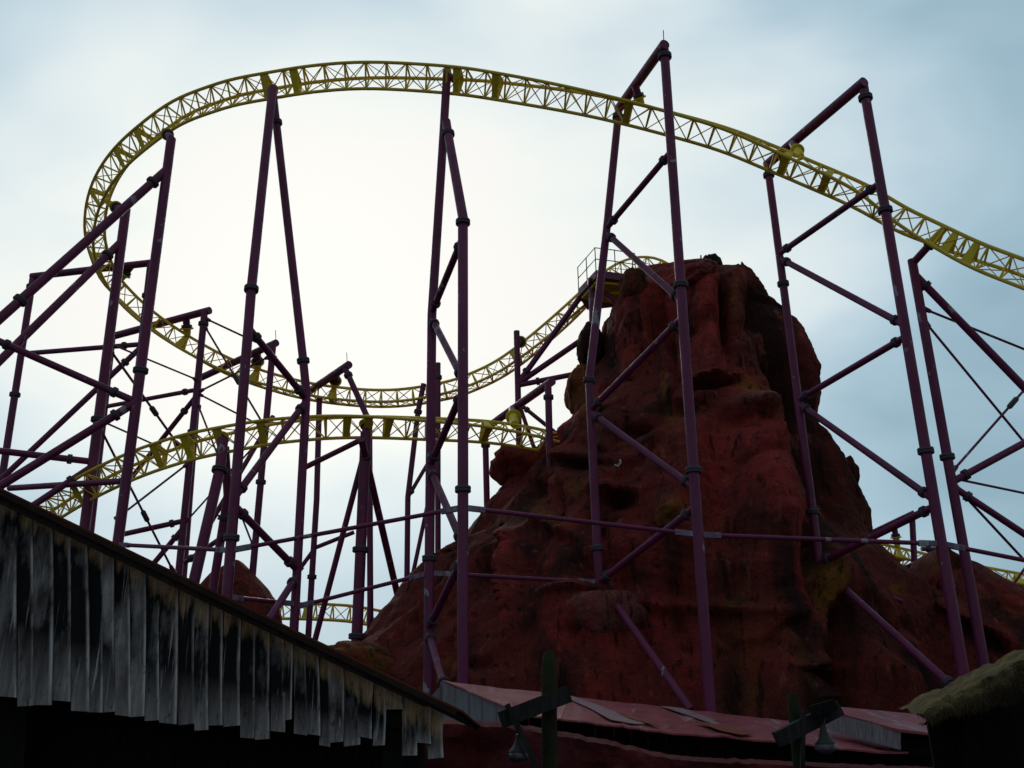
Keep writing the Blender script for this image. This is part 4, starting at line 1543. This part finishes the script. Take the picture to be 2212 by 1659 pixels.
def lamp(label, x, y, Y, sc, hang):
    c_ = P(x, y, Y)
    e = thing('hanging_lamp', c_, label, 'lamp', 'lamps hung from the timber posts')
    mb = MB()
    lathe(mb, c_, [(0.02 * sc, 0.36 * sc), (0.05 * sc, 0.35 * sc), (0.06 * sc, 0.26 * sc), (0.10 * sc, 0.16 * sc), (0.17 * sc, 0.08 * sc), (0.18 * sc, 0.05 * sc), (0.16 * sc, 0.05 * sc)])
    mb.build('lamp_hood', 'lampmetal', e, c_)
    mb = MB()
    lathe(mb, c_, [(0.165 * sc, 0.05 * sc), (0.19 * sc, 0.0), (0.18 * sc, -0.05 * sc), (0.11 * sc, -0.10 * sc), (0.0, -0.115 * sc)])
    mb.build('lamp_glass', 'lampglass', e, c_)
    mb = MB()
    mb.tube([c_ + V((0, 0, 0.34 * sc)), hang], 0.012, 6)
    mb.build('lamp_rod', 'lampmetal', e, c_)


YQ = 14.0
b1 = base(1183, 1659, YQ)
q1 = thing('timber_post', b1, 'mossy round timber post with slanted arm and loose strut', 'post', 'timber lamp posts')
mb = MB()
tp, bt = P(1186, 1406, YQ), P(1181, 1659, YQ)
bt = V((bt.x, bt.y, -0.2))
mb.tube([bt, tp.lerp(bt, .5), tp.lerp(bt, .08), tp.lerp(bt, .025), tp], [0.115, 0.105, 0.10, 0.085, 0.035], 14)
mb.build('post', 'mosstimber', q1, b1)
mb = MB()
mb.box(P(1082, 1556, YQ - .3), P(1228, 1500, YQ - .15), 0.16, 0.21)
mb.build('arm', 'timber', q1, b1, smooth=False)
mb = MB()
mb.box(P(1095, 1522, YQ - .45), P(1166, 1672, YQ - .45), 0.07, 0.09)
mb.build('strut', 'timber', q1, b1, smooth=False)
lamp('milky glass lamp under the arm of the mossy timber post', 1121, 1632, YQ - .3, 0.72, P(1121, 1552, YQ - .28))
b2 = base(1718, 1659, YQ)
q2 = thing('timber_post', b2, 'pale topped timber post with a crooked crossarm before the grey dormer', 'post', 'timber lamp posts')
mb = MB()
tp, bt = P(1711, 1498, YQ), P(1722, 1659, YQ)
bt = V((bt.x, bt.y, -0.2))
mb.tube([bt, tp.lerp(bt, .5), tp.lerp(bt, .06), tp], [0.088, 0.08, 0.075, 0.062], 14)
mb.build('post', 'mosstimber', q2, b2)
mb = MB()
mb.box(P(1678, 1598, YQ - .28), P(1812, 1530, YQ - .1), 0.13, 0.19)
mb.build('arm', 'timber', q2, b2, smooth=False)
mb = MB()
mb.box(P(1736, 1528, YQ - .25), P(1733, 1672, YQ - .25), 0.05, 0.06)
mb.build('strut', 'timber', q2, b2, smooth=False)
mb = MB()
mb.box(P(1752, 1538, YQ - .3), P(1804, 1522, YQ - .3), 0.12, 0.14)
mb.build('arm_block', 'darkwood', q2, b2, smooth=False)
lamp('milky glass lamp under the crooked crossarm by the grey dormer', 1783, 1614, YQ - .3, 0.75, P(1783, 1550, YQ - .2))

# ------------------------------------------------------------------ thatched hut, lower right
tb_ = base(2200, 1600, 9.5)
th = thing('thatched_hut', tb_, 'dark hut under a thick mossy thatched eave', 'hut')
e0, e1 = (1984, 1534, 9.6), (2420, 1338, 8.6)
mb = MB()
nx_, ny_ = 70, 20
rows = []
for i in range(nx_ + 1):
    q = i / nx_
    pt = P(e0[0] + (e1[0] - e0[0]) * q, e0[1] + (e1[1] - e0[1]) * q, e0[2] + (e1[2] - e0[2]) * q)
    thk = 0.10 + 0.17 * q
    row = []
    for j in range(ny_ + 1):
        s_ = j / ny_
        if s_ < 0.35:
            k_ = s_ / 0.35
            p = pt + V((0.06 * k_, 0.12 * (1 - k_) ** 2 - 0.02, -thk * k_))
        elif s_ < 0.6:
            k_ = (s_ - .35) / .25
            p = pt + V((0.06 + 0.25 * k_, 0.5 * k_, -thk + 0.02 * k_))
        else:
            k_ = (s_ - .6) / .4
            p = pt + V((0.31 + 0.6 * k_, 0.5 + 2.0 * k_, -thk + .02 - 0.01 * k_))
        d = 0.045 * noise.fractal(p * 4.5, .9, 2.1, 4) + 0.03 * noise.noise(p * 12)
        row.append(p + V((0, -d, d * .8)))
    rows.append(row)
for row in rows:
    mb.v += row
for i in range(nx_):
    for j in range(ny_):
        a = i * (ny_ + 1) + j
        mb.f.append((a, a + ny_ + 1, a + ny_ + 2, a + 1))
bs_ = len(mb.v)
for i in range(nx_ + 1):                      # upper face of the roof running back
    pt = rows[i][0]
    for j in range(1, 7):
        p = pt + V((0.10 * j, 0.34 * j, 0.020 * j))
        d = 0.05 * noise.fractal(p * 4, .9, 2.1, 4)
        mb.v.append(p + V((0, 0, d)))
for i in range(nx_):
    for j in range(6):
        a = (i * (ny_ + 1)) if j == 0 else bs_ + i * 6 + j - 1
        a2 = ((i + 1) * (ny_ + 1)) if j == 0 else bs_ + (i + 1) * 6 + j - 1
        mb.f.append((a, bs_ + i * 6 + j, bs_ + (i + 1) * 6 + j, a2))
ob = mb.build('thatch_roof', 'thatch', th, tb_)
fixn(ob)
mb = MB()
for i in range(2600):
    q = random.random()
    fi = q * nx_
    i0 = int(min(fi, nx_ - 1))
    j0 = random.choice([0, 1, 2, 3, 4, 5, 6, 7, 7, 7])
    p = rows[i0][j0].lerp(rows[i0 + 1][j0], fi - i0)
    L = random.uniform(0.03, 0.10)
    dv = V((random.uniform(-.5, .5), random.uniform(-.7, -.1), -1.0)).normalized() * L
    wv = V((1, 0, 0)) * random.uniform(0.003, 0.007)
    b_ = len(mb.v)
    mb.v += [p - wv, p + wv, p + dv]
    mb.f.append((b_, b_ + 1, b_ + 2))
ob = mb.build('straw_fringe', 'straw', th, tb_, smooth=False)
ob['kind'] = 'stuff'
x0_ = P(2016, 1640, 11.6).x
for i in range(11):
    xx = x0_ + i * 0.30
    mb = MB()
    zt = 2.05 + 0.09 * i
    mb.slab([V((xx, 11.6, 0)), V((xx + .292, 11.6, 0)), V((xx + .292, 11.6, zt)), V((xx, 11.6, zt))], V((0, .04, 0)))
    fixn(mb.build('wall_board', 'darkwood', th, tb_, smooth=False))
mb = MB()
a = P(2030, 1640, 11.4)
mb.box(V((a.x + .35, 11.4, 0)), V((a.x + .35, 11.4, 1.95)), .14, .14)
mb.build('corner_post', 'darkwood', th, tb_, smooth=False)
